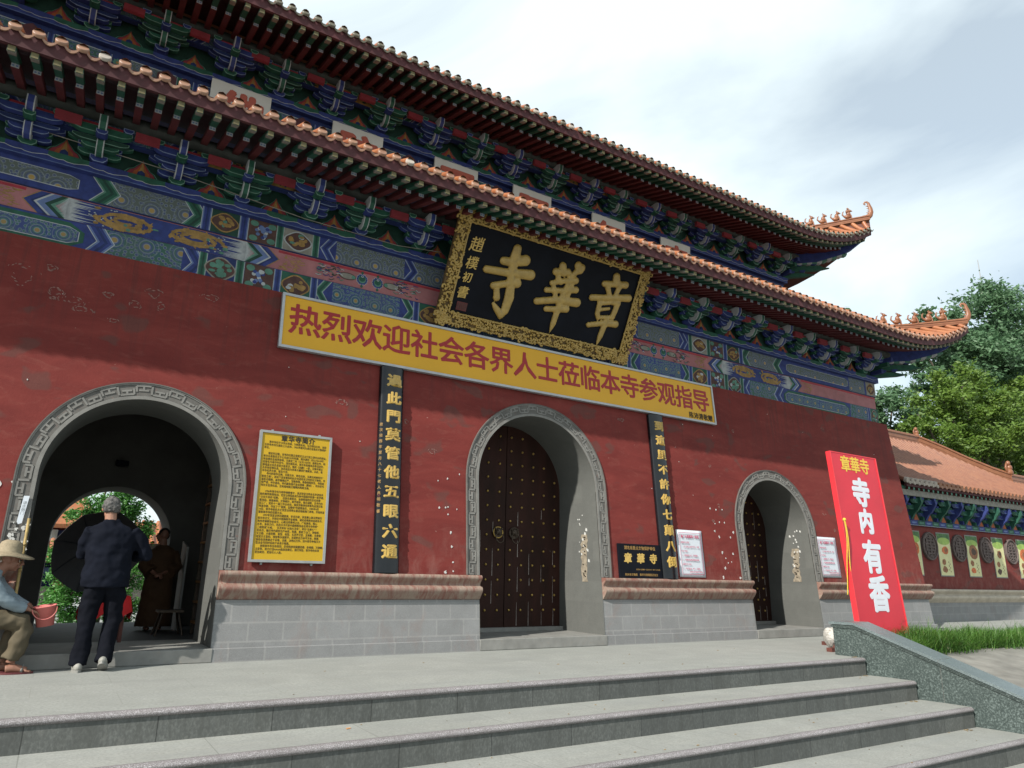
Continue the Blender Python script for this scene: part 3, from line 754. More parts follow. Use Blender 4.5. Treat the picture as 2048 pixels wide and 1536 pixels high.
def beam_paint(side):
    """left half for side = 1; mirrored about XC for side = -1"""
    class Mir(Paint):
        def poly(s, pts, mat, layer):
            if side < 0: pts = [(2 * XC - x, z) for x, z in pts][::-1]
            Paint.poly(s, pts, mat, layer)
    # lower beam
    p = Mir(YF); z0, z1 = 4.60, 4.955; zm = (z0 + z1) / 2
    p.rect(-3.72, XC if side > 0 else XC - .002, z0, z1, 'blue', .25)
    long_panel(p, -2.6, -.30, z0 + .02, z1 - .02, 'rosette_b', 'green')
    p.chevron(-.20, z0, z1, .20, .13, BLUE_BAND, 1)
    p.rect(-.12, .78, z0, z1, 'rosette_g', .5)
    p.chevron(.86, z0, z1, .19, .12, BLUE_BAND, 1)
    p.chevron(1.02, z0, z1, .10, 0, GREEN_BAND, 1)
    cart(p, 1.24, zm, .185, .155, 'navy', 'greytan', 'green_l', z0, z1, .18)
    p.chevron(1.48, z0, z1, .11, 0, GREEN_BAND, 1)
    flower(p, 1.73, z0, z1, .19)
    p.chevron(1.97, z0, z1, .10, 0, BLUE_BAND, 1)
    cart(p, 2.22, zm, .185, .15, 'green', 'ochre', 'ochre', z0, z1, .20)
    p.chevron(2.47, z0, z1, .10, 0, BLUE_BAND, 1)
    p.chevron(2.66, z0, z1, .12, -.12, GREEN_BAND, 1)
    p.rect(2.74, 3.76, z0, z1, 'rosette_b', .5)
    p.chevron(3.84, z0, z1, .12, .12, GREEN_BAND, 1)
    p.chevron(4.03, z0, z1, .10, 0, BLUE_BAND, 1)
    cart(p, 4.28, zm, .185, .15, 'green', 'ochre', 'ochre', z0, z1, .20)
    p.chevron(4.53, z0, z1, .10, 0, BLUE_BAND, 1)
    p.rect(4.6, XC, z0, z1, 'rosette_b', .5)
    p.rect(-3.3, -2.65, z0, z1, 'rosette_g', .5)
    p.chevron(-3.38, z0, z1, .10, 0, BLUE_BAND, 1)
    cart(p, -3.58, zm, .13, .15, 'green', 'greytan', 'green_l', z0, z1, .15)
    p.mb.build("beam_painting", lower_beam)
    # middle board: dragons and rose panels
    p = Mir(YF + .02); z0, z1 = 4.972, 5.252; zm = (z0 + z1) / 2
    p.rect(-2.9, -.92, z0, z1, 'pink', .5); p.rect(1.9, 4.66, z0, z1, 'pink', .5); p.rect(-3.72, -2.9, z0, z1, 'pink', .5)
    for xx in ((-3.72, -.95), (1.95, 4.66)): p.rect(xx[0], xx[1], z1 - .035, z1, 'rose_dark', 1)
    def dragon_panel(c, half):
        p.rect(c - half, c + half, z0, z1, 'blue', 1)
        for sg in (-1, 1):
            xe_ = c + sg * half
            for m_, o, wd in (('green_l', .02, .05), ('dgreen', .07, .06), ('blue_l', .13, .09), ('white', .21, .03), ('navy', .24, .03), ('blue', .27, .07), ('ochre', .34, .015)):
                d = sg * .16
                a_, b_ = xe_ + sg * (o - .06), xe_ + sg * (o + wd - .06)
                pts = [(a_, z0), (b_, z0), (b_ + d, zm), (b_, z1), (a_, z1), (a_ + d, zm)]
                p.poly(pts if sg > 0 else pts[::-1], m_, 2 + o)
            for k in range(16):                      # white spray at the ends
                z = z0 + (z1 - z0) * (k + .5) / 16; l = R.uniform(.10, .40)
                p.poly([(xe_ - sg * l, z), (xe_, z - .011), (xe_ + sg * (.14 - abs(z - zm) * .9), z), (xe_, z + .011)][::sg], 'white', 2.2)
            for k in range(26):
                p.disc(xe_ - sg * R.uniform(.2, .55), R.uniform(z0 + .02, z1 - .02), .012, .008, 'white', 2.3, 5)
            # a gilt dragon: a coiled body with legs and clouds
            cc = c + sg * half * .40; L_ = []
            for k in range(64):
                t = k / 63; a_ = t * 15.5 + (0 if sg > 0 else PI); r_ = 1 - .80 * t
                L_.append((cc + .335 * r_ * math.cos(a_), zm + .112 * r_ * math.sin(a_)))
            p.line(L_, .040, 'ochre', 3)
            for k in range(60):
                b_ = R.choice(L_[:44]); a_ = R.random() * 6.3; l = R.uniform(.03, .08)
                q_ = (min(max(b_[0] + l * math.cos(a_), c - half + .05), c + half - .05), min(max(b_[1] + l * .6 * math.sin(a_), z0 + .01), z1 - .01))
                p.line([b_, ((b_[0] + q_[0]) / 2 + R.uniform(-.02, .02), (b_[1] + q_[1]) / 2 + R.uniform(-.015, .015)), q_], R.uniform(.010, .026), 'ochre', 3.2 + k * .012)
            for k in range(8):
                p.disc(cc + R.uniform(-.4, .4), R.uniform(z0 + .03, z1 - .03), R.uniform(.02, .05), R.uniform(.01, .025), R.choice(['ochre', 'ochre', 'ochre', 'green_l']), 4.1 + k * .02, 7)
    dragon_panel(.50, 1.02)
    if side > 0:
        p.rect(4.66, 2 * XC - 4.66, z0, z1, 'blue', .6)
    for sx in (-1, 1):                               # flaming pearls
        x = 3.28 + sx * .12
        p.disc(x, zm, .088, .088, 'white', 2, 24, 12, .08); p.disc(x, zm, .080, .080, 'blue', 3, 24, 12, .07); p.disc(x, zm, .058, .058, 'green_l', 4); p.disc(x, zm + .012, .046, .046, 'green', 5); p.disc(x, zm + .045, .020, .018, 'white', 6, 10); p.disc(x, zm + .045, .009, .009, 'navy', 7, 8)
        for dz in (-.105, .105): p.disc(x, zm + dz, .020, .022, 'green', 3, 8)
        p.disc(3.28 + sx * .34, zm, .13, .055, 'umber', 2, 16); p.disc(3.28 + sx * .34, zm, .11, .042, 'greytan', 3, 16); p.disc(3.28 + sx * .25, zm, .03, .03, 'green_l', 4, 10)
        for k in range(34):
            xx = 3.28 + sx * R.uniform(.36, .74); zz = zm + R.uniform(-.12, .12) * (1.15 - abs(xx - 3.28) * .5); a_ = R.uniform(-.8, .8)
            l = R.uniform(.04, .09); pts = [(xx, zz), (xx + sx * l * .5, zz + .03 * math.sin(a_ * 3)), (xx + sx * l, zz + l * .4 * math.sin(a_))]
            p.line(pts, .010, R.choice(['blue', 'green_l', 'white', 'dgreen']), 4 + k * .03)
    for xx, sg in ((-1.05, -1), (2.05, 1)):
        for k in range(60):
            l = R.uniform(0, .26); z = R.uniform(z0 + .01, z1 - .045)
            p.disc(xx + sg * (l - abs(z - zm) * .8 + .02), z, R.uniform(.01, .035), .006, 'ochre', 1.5 + k * .01, 6)
    p.mb.build("beam_painting", middle_board)
    # upper beam
    p = Mir(YF); z0, z1 = 5.275, 5.60; zm = (z0 + z1) / 2
    p.rect(-3.72, XC if side > 0 else XC - .002, z0, z1, 'blue', .25)
    long_panel(p, -2.7, -.40, z0 + .02, z1 - .01, 'rosette_f', 'blue')
    p.chevron(-.23, z0, z1, .20, .13, GREEN_BAND, 1)
    p.rect(-.16, .78, z0, z1, 'rosette_f', .5)
    p.chevron(.80, z0, z1, .19, .12, GREEN_BAND, 1)
    p.chevron(.99, z0, z1, .12, 0, BLUE_BAND, 1)
    cart(p, 1.22, zm, .17, .13, 'dgreen', 'ochre', 'ochre', z0, z1, .18)
    p.chevron(1.46, z0, z1, .12, 0, BLUE_BAND, 1)
    flower(p, 1.71, z0, z1, .19)
    p.chevron(1.94, z0, z1, .10, 0, GREEN_BAND, 1)
    cart(p, 2.19, zm, .185, .14, 'greytan', 'white', 'ochre', z0, z1, .20)
    p.chevron(2.44, z0, z1, .10, 0, GREEN_BAND, 1)
    p.chevron(2.68, z0, z1, .13, -.11, BLUE_BAND, 1)
    p.rect(2.74, 3.80, z0, z1, 'rosette_f', .5)
    p.chevron(3.86, z0, z1, .13, .11, BLUE_BAND, 1)
    p.rect(3.95, XC, z0, z1, 'rosette_f', .5)
    p.rect(-3.3, -2.7, z0, z1, 'rosette_f', .5)
    cart(p, -3.55, zm, .15, .13, 'greytan', 'ochre', 'ochre', z0, z1, .18)
    p.mb.build("beam_painting", upper_beam)
XBL = XL_(ZTOP) + .20; XBR = XR_(ZTOP) - .20
mb = MB(); mb.box(XBL, XBR, YF, 5.0, 4.60, 4.962, 'navy'); lower_beam = mb.build("lower_beam", gate)
mb = MB(); mb.box(XBL + .03, XBR - .03, YF + .02, 5.0, 4.965, 5.262, 'pink'); middle_board = mb.build("middle_board", gate)
mb = MB(); mb.box(XBL, XBR, YF, 5.0, 5.265, 5.605, 'navy'); upper_beam = mb.build("upper_beam", gate)
beam_paint(1); beam_paint(-1)

# ---------------------------------------------------------------- the two eaves
PITCH = .1955
def make_storey(dy, dz, xt, hipb, y_top, z_top, first, n_tiles, brk0, brkp, brkn, upper):
    """one eave: plate, brackets, rafters, tiles, hip ridges; xt = x of the right hand roof tip"""
    XM = XC - 1.25                                     # unseen left end lengthened so the eave shadow stays level on the wall
    xl = 2 * XM - xt
    ye, ze = -1.10 + dy, 6.20 + dz
    S = xt + (-1.10 + dy)                              # the hip runs on x + y = S
    def rise(x):
        d = max(x - (xt - 3.17), (xl + 3.17) - x, 0.0)
        return .76 * (d / 3.17) ** 2.4
    def hip_base(y):
        for i in range(len(hipb) - 1):
            if y <= hipb[i + 1][0]:
                t = (y - hipb[i][0]) / (hipb[i + 1][0] - hipb[i][0]); t = max(0, t)
                return hipb[i][1] + (hipb[i + 1][1] - hipb[i][1]) * t
        return hipb[-1][1]
    def ytop(x):
        xm = x if x > XM else 2 * XM - x
        return min(y_top, S - xm)
    def surf(x, t):
        y1 = ytop(x); y = ye + (y1 - ye) * t
        z0 = ze + rise(x); z1 = z_top if y1 >= y_top else hip_base(y1)
        return (x, y, z0 + (z1 - z0) * (.72 * t + .28 * t * t))
    # roof
    mb = MB()
    nx = 90; xs = [xl + (xt - xl) * i / nx for i in range(nx + 1)]; nt_ = 8
    vs = [surf(x, t / nt_) for x in xs for t in range(nt_ + 1)]
    fs = [(i * (nt_ + 1) + t, (i + 1) * (nt_ + 1) + t, (i + 1) * (nt_ + 1) + t + 1, i * (nt_ + 1) + t + 1) for i in range(nx) for t in range(nt_)]
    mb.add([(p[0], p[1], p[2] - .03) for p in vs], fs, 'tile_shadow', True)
    yb = 2 * 2.85 - ye                                   # back eave
    for sg, xx in ((1, xt), (-1, xl)):                  # end slopes
        q_ = []
        for k in range(13):
            y = ye + (yb - ye) * k / 12; ym = y if y < 2.85 else 5.7 - y
            zz = ze + .76 * max(0, (abs(y - 2.85) - (2.85 - ye) + 3.17) / 3.17) ** 2.4
            y1 = min(ym, y_top); q_.append(((xx, y, zz - .02), (XM + sg * (S - y1 - XM), y if y1 == ym else y, (hip_base(y1) if y1 < y_top else z_top) - .03)))
        vs2 = [p for a_ in q_ for p in a_]
        mb.add(vs2, [(2 * i, 2 * i + 2, 2 * i + 3, 2 * i + 1) if sg > 0 else (2 * i + 1, 2 * i + 3, 2 * i + 2, 2 * i) for i in range(12)], 'tile_shadow')  # end slopes coloured dark, as only their undersides show
    if upper:
        vs = [surf(x, t / nt_) for x in xs for t in range(nt_ + 1)]
        mb.add([(p[0], 5.7 - p[1], p[2]) for p in vs], [tuple(reversed(f)) for f in fs], 'tile', True)
    txs = [first + i * PITCH for i in range(n_tiles)]
    txs = [x for x in txs if xl + .08 < x < xt - .06]
    for x in txs:
        pts = [surf(x, t / 7) for t in range(8)]
        pts[0] = (pts[0][0], pts[0][1] - .03, pts[0][2])
        mb.tube([(p[0], p[1], p[2] + .012) for p in pts], .052, 'tile', 8, False)
    roof = mb.build("lower_roof" if not upper else "upper_roof", gate)
    # round tile ends and drip tiles
    mb = MB()
    for i, x in enumerate(txs):
        z = ze + rise(x); jz = R.uniform(-.006, .006); jx = R.uniform(-.006, .006)
        tl = R.uniform(.0, .035)
        TE = 'tile_end_dark' if upper else 'tile_end'; mt = TE if R.random() > .03 else 'cement'
        tl = .52 + jz * 8; dd = Vector((0, -math.cos(tl), math.sin(tl))); c0 = Vector((x + jx, ye - .03, z + .004 + jz)); mb.tube([c0 - dd * .02, c0 + dd * .010, c0 + dd * .016], [.060, .060, .052], mt, 16)
        if R.random() > .03:
            xx = x + PITCH / 2 + R.uniform(-.006, .006); zz = ze + rise(xx) - .012
            n = 9; top = [(xx - .078 + .156 * k / n, zz + .008 - .058 * math.sin(PI * k / n)) for k in range(n + 1)]
            bot = [(xx - .078 + .156 * k / n, zz - .006 - .078 * math.sin(PI * k / n) ** .8) for k in range(n + 1)]
            mb.xz(top + bot[::-1], ye - .042, ye - .026, TE)
    mb.build("eave_tile", roof)
    # fascia
    mb = MB()
    k = 60
    for i in range(k):
        xa, xb = xl + (xt - xl) * i / k, xl + (xt - xl) * (i + 1) / k
        for x in (xa,):
            a_, b_ = rise(xa), rise(xb)
            mb.hexa([(xa, ye + .002, ze - .185 + a_), (xb, ye + .002, ze - .185 + b_), (xb, ye + .05, ze - .185 + b_), (xa, ye + .05, ze - .185 + a_),
                     (xa, ye - .012, ze - .028 + a_), (xb, ye - .012, ze - .028 + b_), (xb, ye + .05, ze - .028 + b_), (xa, ye + .05, ze - .028 + a_)], 'fascia')
    mb.build("fascia", roof)
    # soffit boards
    mb = MB()
    for i in range(k):
        xa, xb = xl + (xt - xl) * i / k, xl + (xt - xl) * (i + 1) / k
        def col(x):
            h = rise(x); yi = min(.22 + dy, S - (x if x > XM else 2 * XM - x) + .0)
            yi = max(yi, ye + .06); f = min(1, max(0, (yi - (-.64 + dy)) / .86))
            ym = min(-.64 + dy, yi)
            return [(x, ye + .04, ze - .175 + h), (x, ym, ze + .035 + h * .75 + (.0)), (x, yi, ze + .035 + .25 * f + h * (.75 - .45 * f))]
        A, B = col(xa), col(xb)
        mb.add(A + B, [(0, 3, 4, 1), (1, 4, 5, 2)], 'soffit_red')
    mb.build("eave_soffit", roof)
    # rafters
    def rafter(mb, x):
        h = rise(x); dgn = max(x - (xt - 1.6), (xl + 1.6) - x, 0)
        yin = .16 + dy
        xm = x if x > XM else 2 * XM - x
        yin = min(yin, S - xm - .02)
        if yin < ye + .25: return
        w_ = .036
        y1 = min(-.64 + dy, yin); f1 = (y1 - ye) / .46
        za, zb_ = ze - .252 + h, ze - .252 + .16 * f1 + h * .78
        T = .070
        def bar(ya, z_a, yb_, z_b, mat, w_):
            mb.hexa([(x - w_, ya, z_a), (x + w_, ya, z_a), (x + w_, yb_, z_b), (x - w_, yb_, z_b), (x - w_, ya, z_a + T), (x + w_, ya, z_a + T), (x + w_, yb_, z_b + T), (x - w_, yb_, z_b + T)], mat)
        bar(ye + .03, za, y1 + .12, zb_ + .03, 'green', w_)
        mb.box(x - w_ + .004, x + w_ - .004, ye + .024, ye + .034, za + .004, za + T - .004, 'rafter_gold')
        mb.hexa([(x - w_ - .001, ye + .031, za - .001), (x + w_ + .001, ye + .031, za - .001), (x + w_ + .001, ye + .16, za + .043), (x - w_ - .001, ye + .16, za + .043),
                 (x - w_ - .001, ye + .031, za + .03), (x + w_ + .001, ye + .031, za + .03), (x + w_ + .001, ye + .16, za + .08), (x - w_ - .001, ye + .16, za + .08)], 'greytan')
        if yin > y1 + .1:
            f = (yin - y1) / .80
            bar(y1, zb_ - .062, yin, zb_ - .062 + .24 * f - h * .3 * f, 'rafter_red', .040)
            mb.box(x - .036, x + .036, y1 - .006, y1 + .004, zb_ - .058, zb_ + .004, 'white')
            mb.box(x - .026, x + .026, y1 - .009, y1 - .005, zb_ - .048, zb_ - .006, 'blue_l')
            mb.box(x - .006, x + .006, y1 - .0115, y1 - .008, zb_ - .052, zb_ - .002, 'white')
            mb.box(x - .030, x + .030, y1 - .0125, y1 - .0085, zb_ - .031, zb_ - .022, 'white')
    rest = MB(); cnt = 0
    for x in txs:
        x += PITCH / 2 * 0
        if not upper and -2.0 < x < xt and cnt < 99:
            m_ = MB(); rafter(m_, x)
            if m_.v: m_.build("rafter", gate); cnt += 1
        else: rafter(rest, x)
    o = rest.build("rafter_row", roof); o['kind'] = 'stuff'
    # eave purlin and the painted board under it
    mb = MB(); xb0, xb1 = 2 * XM - (S - .20 - dy), S - .20 - dy
    mb.tube([(xb0, .20 + dy, 6.30 + dz), (xb1, .20 + dy, 6.30 + dz)], .095, 'purlin', 12)
    mb.build("eave_purlin", gate)
    p = Paint(.20 + dy); z0, z1 = 6.04 + dz, 6.215 + dz
    p.mb.box(xb0, xb1, .20 + dy, .30 + dy, z0 - .02, z1, 'navy')
    x = xb0 + .1; k = 0
    while x < xb1 - .2:
        L_ = R.uniform(1.2, 1.9)
        p.rect(x, min(x + L_, xb1), z0, z1, ['rosette_b', 'ochre', 'rosette_g'][k % 3], 1)
        if k % 3 == 1:
            for j in range(int(L_ * 26)):
                xx = x + R.random() * L_; zz = R.uniform(z0 + .015, z1 - .015)
                p.disc(xx, zz, R.uniform(.012, .04), R.uniform(.006, .016), R.choice(['dgreen', 'green', 'blue', 'umber']), 2 + j * .004, 6)
        x += L_
        p.chevron(x + .07, z0, z1, .12, .07 * (-1) ** k, BLUE_BAND if k % 2 else GREEN_BAND, 2)
        p.chevron(x + .22, z0, z1, .12, .07 * (-1) ** k, GREEN_BAND if k % 2 else BLUE_BAND, 2)
        x += .30; k += 1
    p.mb.build("purlin_board", gate)
    # plate with cloud edge
    xp0, xp1 = 2 * XM - (S - .42 - dy), S - .42 - dy
    p = Paint(.36 + dy)
    p.mb.box(xp0, xp1, .36 + dy, .70 + dy, 5.60 + dz, 5.735 + dz, 'blue')
    x = xp0; k = 0
    while x < xp1 - .1:
        L_ = .42; zt = 5.737 + dz; zm = 5.672 + dz
        cl = [(x, zt), (x, zm + .01), (x + .05, zm - .006), (x + .11, zm - .012), (x + .16, zm - .004), (x + .20, zm - .018), (x + .27, zm - .020), (x + .33, zm - .006), (x + .37, zm + .004), (x + L_, zm + .01), (x + L_, zt)]
        p.poly([(a_, min(b_ - .007, zt) if b_ < zt else b_) for a_, b_ in cl], 'white', 1)
        p.poly(cl, 'green' if k % 2 else 'blue', 2)
        x += L_; k += 1
    p.rect(xp0, xp1, 5.604 + dz, 5.612 + dz, 'blue_l', 1)
    p.mb.build("beam_plate", gate)
    # wall behind the brackets
    mb = MB(); mb.box(xp0, xp1, .46 + dy, .70 + dy, 5.735 + dz, 6.5 + dz, 'dgreen'); mb.build("bracket_wall", gate)
    # bracket sets
    def arm(mb, x, y, z, w_, h, t, c, edge):
        pts = lambda i: [(x - w_ / 2 + i, z + h - i * .4), (x - w_ / 2 + i, z + h * .55), (x - w_ / 2 + w_ * .07 + i, z + h * .22 + i * .3), (x - w_ / 2 + w_ * .16 + i, z + i), (x + w_ / 2 - w_ * .16 - i, z + i), (x + w_ / 2 - w_ * .07 - i, z + h * .22 + i * .3), (x + w_ / 2 - i, z + h * .55), (x + w_ / 2 - i, z + h - i * .4)]
        mb.xz(pts(0), y, y + t, c); mb.xz(pts(.001), y - .003, y + .01, edge); mb.xz(pts(.0095), y - .006, y + .01, c)
    def block(mb, x, y, z, w_, h, t, c, edge):
        f = lambda i: [(x - w_ / 2 + i, z + h - i), (x - w_ / 2 + i, z + h * .5), (x - w_ / 2 + w_ * .22 + i, z + i), (x + w_ / 2 - w_ * .22 - i, z + i), (x + w_ / 2 - i, z + h * .5), (x + w_ / 2 - i, z + h - i)]
        mb.xz(f(0), y, y + t, c); mb.xz(f(.001), y - .003, y + .01, edge); mb.xz(f(.009), y - .006, y + .01, c)
    def bracket(A, B):
        mb = MB(); eA = 'edge_b' if A == 'blue' else 'edge_g'; eB = 'edge_b' if B == 'blue' else 'edge_g'
        dA = 'navy' if A == 'blue' else 'dgreen'
        b0 = 5.737
        block(mb, 0, .30, b0, .19, .085, .16, B, eB)                       # bottom block
        arm(mb, 0, .33, b0 + .085, .46, .070, .07, A, eA)
        arm(mb, 0, .19, b0 + .115, .40, .070, .08, A, eA)
        for e in (-1, 1):
            block(mb, e * .185, .28, b0 + .160, .10, .055, .12, B, eB)
            block(mb, e * .165, .15, b0 + .185, .10, .055, .12, B, eB)
        arm(mb, 0, .13, b0 + .168, .60, .062, .07, dA, eA)
        arm(mb, 0, .28, b0 + .22, .70, .080, .07, A, eA)
        arm(mb, 0, .03, b0 + .235, .64, .088, .09, A, eA)
        for e in (-1, 1):
            block(mb, e * .27, .015, b0 + .318, .115, .062, .12, B, eB)
        mb.box(-.30, .30, .06, .12, b0 + .322, b0 + .372, 'rose_dark')
        # projecting arms seen end on: lower beak, block, upper beak
        def beak(poly, w_):
            for (xa, xb, m_) in ((-w_, -w_ * .72, 'white'), (-w_ * .72, -w_ * .30, A), (-w_ * .30, w_ * .30, A), (w_ * .30, w_ * .72, A), (w_ * .72, w_, 'white')):
                mb.yz(poly, xa, xb, m_)
        beak([(.32, b0 + .07), (.22, b0 + .030), (.15, b0 + .045), (.10, b0 + .10), (.07, b0 + .165), (.12, b0 + .215), (.34, b0 + .22)], .041)
        beak([(.30, b0 + .22), (.05, b0 + .235), (-.07, b0 + .25), (-.115, b0 + .31), (-.12, b0 + .40), (-.05, b0 + .425), (.30, b0 + .42)], .043)
        block(mb, 0, -.03, b0 + .195, .125, .062, .14, B, eB)
        return mb
    protoA = bracket('blue', 'green').build("bracket_set", gate); protoB = bracket('green', 'blue').build("bracket_set", gate)
    spread = []
    for i in range(brkn):
        x = brk0 + i * brkp
        src = protoA if i % 2 == 0 else protoB
        if i < 2: o = src
        else:
            o = src.copy(); COL.objects.link(o); o.parent = gate
        o.location = (x + R.uniform(-.008, .008), dy + R.uniform(-.006, .006), dz + R.uniform(-.005, .005)); o.rotation_euler = (R.uniform(-.01, .01), R.uniform(-.012, .012), R.uniform(-.015, .015)); spread.append(x)
    # boards and flame panels between them
    for i in range(brkn - 1):
        x = spread[i] + brkp / 2
        if i == 0:
            mb = MB(); mb.box(-.135, .135, -.035, .03, 5.985, 6.085, 'board_red'); sb = mb.build("spacer_board", gate)
            mb = MB()
            def fl(k): return [(-.175 * k, 5.74), (-.13 * k, 5.81), (-.085 * k, 5.835), (-.05 * k, 5.885), (-.022 * k, 5.92), (0, 5.90 + .075 * k), (.022 * k, 5.92), (.05 * k, 5.885), (.085 * k, 5.835), (.13 * k, 5.81), (.175 * k, 5.74)]
            mb.xz([(a_ * 1.16, b_ + .012) for a_, b_ in fl(1.0)], .415, .45, 'green_l'); mb.xz([(a_ * 1.09, b_ + .006) for a_, b_ in fl(1.0)], .411, .44, 'dgreen'); mb.xz(fl(1.0), .407, .43, 'board_red'); mb.xz([(a_ * .78, b_) for a_, b_ in fl(.8)], .403, .42, 'orange'); mb.xz([(a_ * .5, b_ - .0) for a_, b_ in fl(.55)], .399, .42, 'ochre'); mb.xz([(-.05, 5.742), (.05, 5.742), (.038, 5.80), (0, 5.825), (-.038, 5.80)], .395, .41, 'navy')
            fp = mb.build("flame_panel", gate)
            a1, a2 = sb, fp
        else:
            a1 = sb.copy(); a2 = fp.copy(); COL.objects.link(a1); COL.objects.link(a2); a1.parent = a2.parent = gate
        a1.location = (x, dy, dz); a2.location = (x, dy, dz)
    if not upper:
        mb = MB(); mb.tube([(-1.2, .28, 5.93), (.6, .24, 5.84), (2.2, .27, 5.72), (3.6, .27, 5.70), (4.3, .26, 5.78)], .006, 'greytan', 5); mb.build("cable", gate)
    # hip ridges with beasts, curled tip, and the timbers under the corner
    for sg in (1, -1):
        def P_(y, up=0.0): return Vector((XM + sg * (S - y - XM), y, hip_base(y) + up))
        ys = [ye + .0 + (min(2.2, y_top) + dy * 0 - ye) * i / 16 for i in range(17)]
        mb = MB()
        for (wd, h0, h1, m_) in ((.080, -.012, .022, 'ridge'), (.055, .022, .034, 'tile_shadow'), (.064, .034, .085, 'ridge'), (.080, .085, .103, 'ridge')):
            vs = []
            pr = Vector((1, sg, 0)).normalized()
            for y in ys:
                c = P_(y)
                vs += [c + pr * wd + Vector((0, 0, h0)), c + pr * wd + Vector((0, 0, h1)), c - pr * wd + Vector((0, 0, h1)), c - pr * wd + Vector((0, 0, h0))]
            n = len(ys)
            mb.add(vs, [(4 * i + j, 4 * i + (j + 1) % 4, 4 * i + 4 + (j + 1) % 4, 4 * i + 4 + j) for i in range(n - 1) for j in range(4)] + [(3, 2, 1, 0), (4 * n - 4, 4 * n - 3, 4 * n - 2, 4 * n - 1)], m_)
        mb.tube([P_(y, .108) for y in ys], .040, 'ridge', 8)
        hip = mb.build("hip_ridge", gate)
        # curl
        mb = MB(); b = P_(ye + .03, .06); d = Vector((sg, -1, 0)).normalized(); pts = []; rr = []
        for (a_, z_, r_) in ((-.10, 0, .085), (.0, .02, .082), (.07, .08, .068), (.105, .17, .056), (.10, .27, .048), (.075, .36, .040), (.065, .42, .034), (.03, .46, .028), (-.02, .455, .024), (-.045, .42, .020), (-.03, .39, .016), (-.005, .395, .012)):
            pts.append(b + d * a_ + Vector((0, 0, z_))); rr.append((r_ * .55, r_))
        mb.tube(pts, rr, 'ridge', 10)
        for (a_, z_) in ((.04, .20), (.035, .27), (.02, .34), (.015, .15)):
            q_ = b + d * (a_ + .03) + Vector((0, 0, z_)); mb.tube([q_, q_ - d * .06 + Vector((0, 0, .012))], [.020, .004], 'ridge', 6)
        mb.build("ridge_curl", hip)
        offs = ([.52, .82, 1.13, 1.50, 1.82] if not upper else [.50, .78, 1.10, 1.40])
        def beast(mb, k):
            mb.ball((0, 0, .055), (.075, .04, .05), 'ridge', 8, 6); mb.ball((.025, 0, .12), (.045, .036, .065), 'ridge', 8, 6)
            mb.ball((.055, 0, .195), (.036, .030, .034), 'ridge', 8, 6); mb.ball((.09, 0, .188), (.024, .018, .016), 'ridge', 6, 5)
            mb.tube([(.05, .02, .13), (.075, .022, .06), (.08, .022, .0)], .014, 'ridge', 6); mb.tube([(.05, -.02, .13), (.075, -.022, .06), (.08, -.022, .0)], .014, 'ridge', 6)
            mb.tube([(-.06, 0, .06), (-.10, 0, .11), (-.085, 0, .175), (-.06, 0, .19)], [.018, .016, .013, .006], 'ridge', 6)
            for e in (-1, 1): mb.tube([(.045, e * .018, .215), (.032 - .01 * k, e * .024, .250)], [.012, .004], 'ridge', 5)
            if k == 0:
                mb.ball((.0, 0, .18), (.03, .05, .05), 'ridge', 6, 5); mb.ball((.02, 0, .255), (.022, .02, .024), 'ridge', 6, 5)
        for k, o_ in enumerate(offs):
            mb = MB(); beast(mb, k); y = ye + o_ * .72
            ob = mb.build("ridge_beast", hip)
            ang = math.atan2(-1, sg)
            ob.matrix_world = Matrix.Translation(P_(y, .138)) @ Matrix.Rotation(ang, 4, 'Z') @ Matrix.Scale(1.2 if not upper else 1.15, 4)
        # corner beam, stepped corner arms
        pr = Vector((1, sg, 0)).normalized()
        mb = MB()
        def dg(t, z): return Vector((XM + sg * (S - .42 - dy - XM + t), .42 + dy - t, z + dz))
        def slab(poly, wd, m_):
            mb.prism(poly, lambda q_: dg(q_[0], q_[1]) - pr * wd, lambda q_: dg(q_[0], q_[1]) + pr * wd, m_)
        slab([(-.1, 6.10), (.55, 6.10), (.9, 6.22), (1.15, 6.40), (1.42, 6.70), (1.49, 6.88), (1.40, 6.90), (1.0, 6.62), (.5, 6.42), (-.1, 6.40)], .06, 'blue')
        for k in range(12):
            t = .05 + k * .085
            slab([(t, 6.085 + max(0, t - .55) * .36), (t + .042, 6.060 + max(0, t - .5) * .36), (t + .085, 6.085 + max(0, t - .47) * .36), (t + .085, 6.12 + max(0, t - .47) * .36), (t, 6.12 + max(0, t - .55) * .36)], .064, 'green_l' if k % 2 else 'white')
        mb.build("corner_beam", gate)
        mb = MB()
        slab([(-.1, 5.74), (.34, 5.76), (.50, 5.80), (.42, 5.815), (.30, 5.86), (-.1, 5.90)], .045, 'green')
        slab([(-.1, 5.90), (.56, 5.90), (.76, 5.95), (.66, 5.965), (.60, 6.03), (-.1, 6.06)], .045, 'green')
        for (t, z_, w_) in ((.12, 5.86, .10), (.30, 5.87, .09), (.25, 6.05, .10), (.50, 6.05, .09)):
            slab([(t - w_ * .3, z_), (t + w_ * .3, z_), (t + w_ * .5, z_ + .03), (t + w_ * .5, z_ + .06), (t - w_ * .5, z_ + .06), (t - w_ * .5, z_ + .03)], .06, 'blue')
